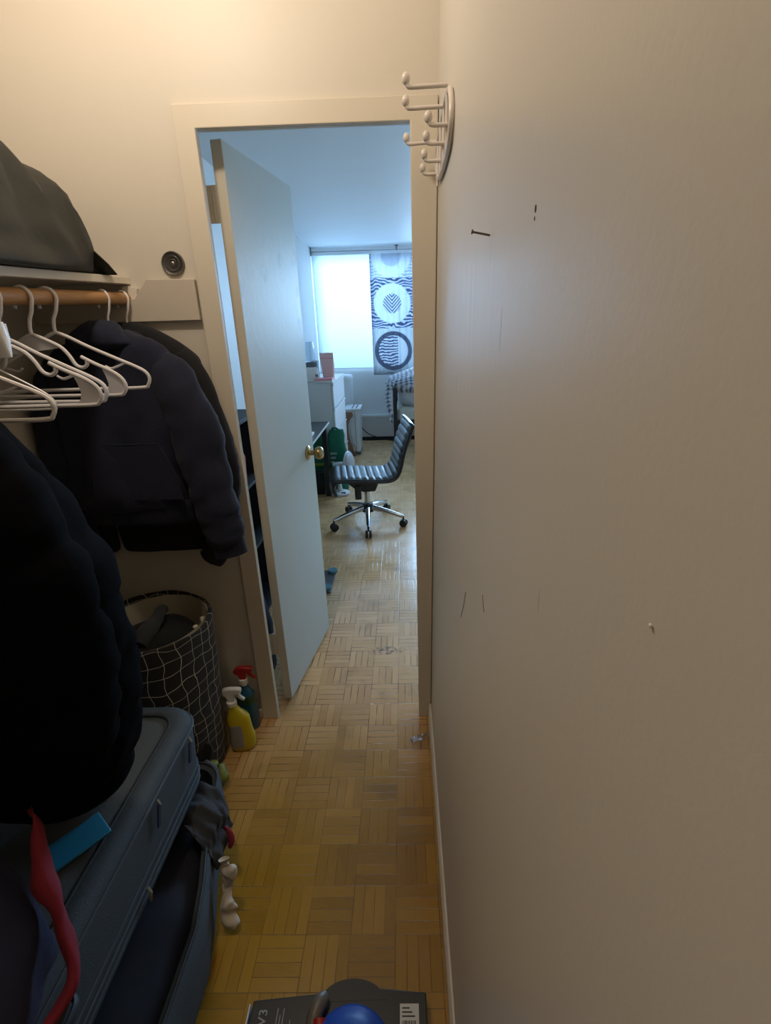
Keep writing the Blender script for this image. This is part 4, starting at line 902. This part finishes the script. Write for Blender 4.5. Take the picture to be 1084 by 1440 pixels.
prism(bm, [(x, 5.83, z) for x, z in bp_], (0, .02, 0)); tag(obj('wooden_board', bm, M['brown'], smooth=False, bevel=.002), 'reddish brown wooden board with curved edge, upright beside the white heater', 'board')
# far wall heater
bh = thing('baseboard_heater', 'long low grey radiator cover along the wall under the window', 'radiator', (.5, 6.7, 0))
obj('panel', box(B(), (-.615, 6.685, .055), (1.9, FY-.002, .335)), M['heater'], bh, bevel=.003)
obj('top', box(B(), (-.615, 6.672, .335), (1.9, FY-.002, .362)), M['heatertop'], bh, bevel=.003)
obj('gap_shade', box(B(), (-.615, 6.70, .0), (1.9, FY-.002, .055)), M['dark'], bh)  # dark strip drawn for the shaded gap under the cover, no board
bm = B(); tube(bm, cr([Vector(q) for q in ((-.60, 6.675, .20), (-.54, 6.668, .13), (-.45, 6.664, .075), (-.36, 6.66, .05), (-.25, 6.64, .02), (-.1, 6.6, .006))], 6), .006, 6); tag(obj('power_cord', bm, M['dark']), 'dark power cord drooping in front of the radiator cover', 'cord')
# rail, blind, curtain
rl = thing('curtain_rail', 'white double curtain rail along the top of the window', 'curtain rail', (.1, 6.68, 2.40))
obj('front_track', box(B(), (-1.105, 6.655, 2.398), (2.4, 6.675, 2.436)), M['rail'], rl, bevel=.004)
obj('rear_track', box(B(), (-1.105, 6.668, 2.352), (2.4, 6.70, 2.392)), M['rail'], rl, bevel=.004)
obj('groove_shade', box(B(), (-1.105, 6.672, 2.390), (2.4, 6.698, 2.400)), M['railshade'], rl)  # solid dark strip in place of the shade between the tracks
obj('end_cap', box(B(), (-1.114, 6.65, 2.350), (-1.105, 6.702, 2.440)), M['railshade'], rl, bevel=.002)
for x in (-.05, .9):
    bm = B(); box(bm, (x-.008, 6.648, 2.385), (x+.008, 6.66, 2.442)); box(bm, (x-.02, 6.648, 2.432), (x+.02, 6.74, 2.444)); obj('bracket', bm, M['railshade'], rl)
rb_ = thing('roller_blind', 'bright sheer white blind covering the left part of the window', 'blind', (-.75, 6.69, 1.7))
obj('fabric', box(B(), (-1.097, 6.690, .992), (-.36, 6.6912, 2.362)), M['sheer'], rb_, smooth=False)
obj('hem_bar', box(B(), (-1.097, 6.686, .984), (-.36, 6.695, .996)), M['rail'], rb_)
bm = B(); n_ = 60; rr = [[], []]
for i in range(n_+1):
    x = -.392+.535*i/n_; y = 6.640+.010*math.sin(i*.55)+.005*math.sin(i*1.3+1); rr[0].append((x, y, .90)); rr[1].append((x, y, 2.352))
loft(bm, rr, cap=False, closed=False); bmesh.ops.subdivide_edges(bm, edges=[e for e in bm.edges if abs((e.verts[0].co-e.verts[1].co).z) > .5], cuts=10)
o = tag(obj('panel_curtain', bm, M['curtain'], angle=80), 'panel curtain with black and white rings and wavy lines before the window', 'curtain'); o.modifiers.new('thick', 'SOLIDIFY').thickness = .001
# bed
bd = thing('bed', 'metal frame bed piled with bedding at the right of the window', 'bed', (.7, 6.15, 0))
for x, y, h in ((-.105, 5.75, .83), (-.105, 6.55, .83), (1.75, 5.75, .6), (1.75, 6.55, .6)): obj('post', box(B(), (x-.022, y-.022, 0), (x+.022, y+.022, h)), M['bm'], bd, bevel=.003)
obj('side_rail', box(B(), (-.09, 5.735, .385), (1.74, 5.765, .455)), M['bm'], bd)
obj('side_rail', box(B(), (-.09, 6.535, .385), (1.74, 6.565, .455)), M['bm'], bd)
bm = B(); box(bm, (-.11, 5.76, .78), (-.095, 6.54, .82)); obj('headboard', bm, M['bm'], bd)
bm = B(); loft(bm, [rrect(-.08, 1.72, 5.745, 6.54, .05, .456), rrect(-.085, 1.73, 5.738, 6.55, .06, .48), rrect(-.085, 1.73, 5.738, 6.55, .06, .57), rrect(-.06, 1.7, 5.76, 6.53, .06, .60)]); bmesh.ops.subdivide_edges(bm, edges=bm.edges, cuts=2, use_grid_fill=True); ruffle(bm, .006, 8, 91); obj('mattress', bm, M['mattress'], bd, angle=80)
bm = B(); loft(bm, [ell((.60, 6.13, z), a, b, 72, 4) for z, a, b in ((.602, .62, .38), (.64, .66, .42), (.74, .665, .42), (.80, .64, .40))]); bmesh.ops.subdivide_edges(bm, edges=bm.edges, cuts=1, use_grid_fill=True); ruffle(bm, .04, 5, 92, lim=lambda p: 1 if p.z > .61 else 0)
tag(obj('duvet', bm, M['sheet'], angle=80), 'pale grey rumpled duvet on the bed under the plaid blanket', 'duvet')
bm = B()
loft(bm, [ell((cx, 6.10, z), a, b, 72, 3.2) for z, cx, a, b in ((.765, .45, .585, .365), (.80, .45, .625, .40), (.86, .47, .685, .42), (.91, .49, .665, .40), (.96, .52, .60, .37), (1.01, .56, .47, .30), (1.045, .62, .30, .20), (1.055, .65, .06, .05))]); ruffle(bm, .03, 6, 93)
tag(obj('plaid_blanket', bm, M['plaid'], angle=80), 'dark and pale plaid blanket heaped on top of the bed', 'blanket')
cloth('hanging_cloth', [(-.12, 5.76, .90, .03), (-.165, 5.72, .84, .035), (-.185, 5.70, .72, .038), (-.165, 5.70, .60, .030), (-.155, 5.70, .50, .025), (-.150, 5.70, .42, .012)], M['plaid'], 'plaid cloth end hanging down beside the bed post', 94, .012, .5, cat='cloth', up=(1, 0, 0))
# behind the door
cb = thing('cabinet', 'dark cabinet against the left wall seen through the gap by the door hinge', 'cabinet', (-.95, 2.4, 0))
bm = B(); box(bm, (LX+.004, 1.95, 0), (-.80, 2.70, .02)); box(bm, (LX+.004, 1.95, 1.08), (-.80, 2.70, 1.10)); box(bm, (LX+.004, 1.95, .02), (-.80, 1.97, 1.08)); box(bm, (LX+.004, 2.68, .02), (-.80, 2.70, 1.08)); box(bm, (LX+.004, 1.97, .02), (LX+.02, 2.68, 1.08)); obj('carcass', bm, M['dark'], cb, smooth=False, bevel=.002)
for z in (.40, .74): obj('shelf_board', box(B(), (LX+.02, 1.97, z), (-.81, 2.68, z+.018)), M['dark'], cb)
bm = B(); loft(bm, [ell((-.90, 2.30, z), .085, a, 28, 3) for z, a in ((.76, .13), (.78, .15), (.90, .15), (.93, .12))]); ruffle(bm, .01, 12, 95); tag(obj('orange_pouch', bm, M['orange'], angle=80), 'orange-red bag on a shelf seen in the gap beside the door hinge', 'bag')
bp2 = thing('backpack', 'dark backpack on the floor behind the open door', 'backpack', (-.76, 1.86, 0))
bm = B(); loft(bm, [ell((-.78, 1.86, z), a, b, 40, 3) for z, a, b in ((.002, .13, .07), (.02, .15, .085), (.25, .15, .085), (.40, .13, .075), (.48, .09, .05), (.50, .03, .02))]); ruffle(bm, .012, 9, 96, lim=lambda p: min(1, p.z/.04)); obj('body', bm, M['casein'], bp2, angle=80)
bm = B(); tube(bm, cr([Vector(q) for q in ((-.80, 1.86, .49), (-.79, 1.86, .53), (-.76, 1.86, .53), (-.75, 1.86, .49))], 5), .009, 8); obj('handle', bm, M['black'], bp2)
# low board with round pads by the door edge
pb = thing('floor_board', 'low grey board with two round blue pads on floor past door edge', 'board', (-.53, 2.69, 0))
obj('board', box(B(), (-.60, 2.55, .001), (-.468, 2.83, .014)), M['slate'], pb, bevel=.003)
for x, y in ((-.488, 2.80), (-.498, 2.59)): obj('pad', lathe(B(), [(0, .014), (.028, .014), (.031, .018), (.031, .030), (.028, .034), (0, .034)], (x, y, 0)), M['disc'], pb, label='round blue pad')
bpy.context.view_layer.update()
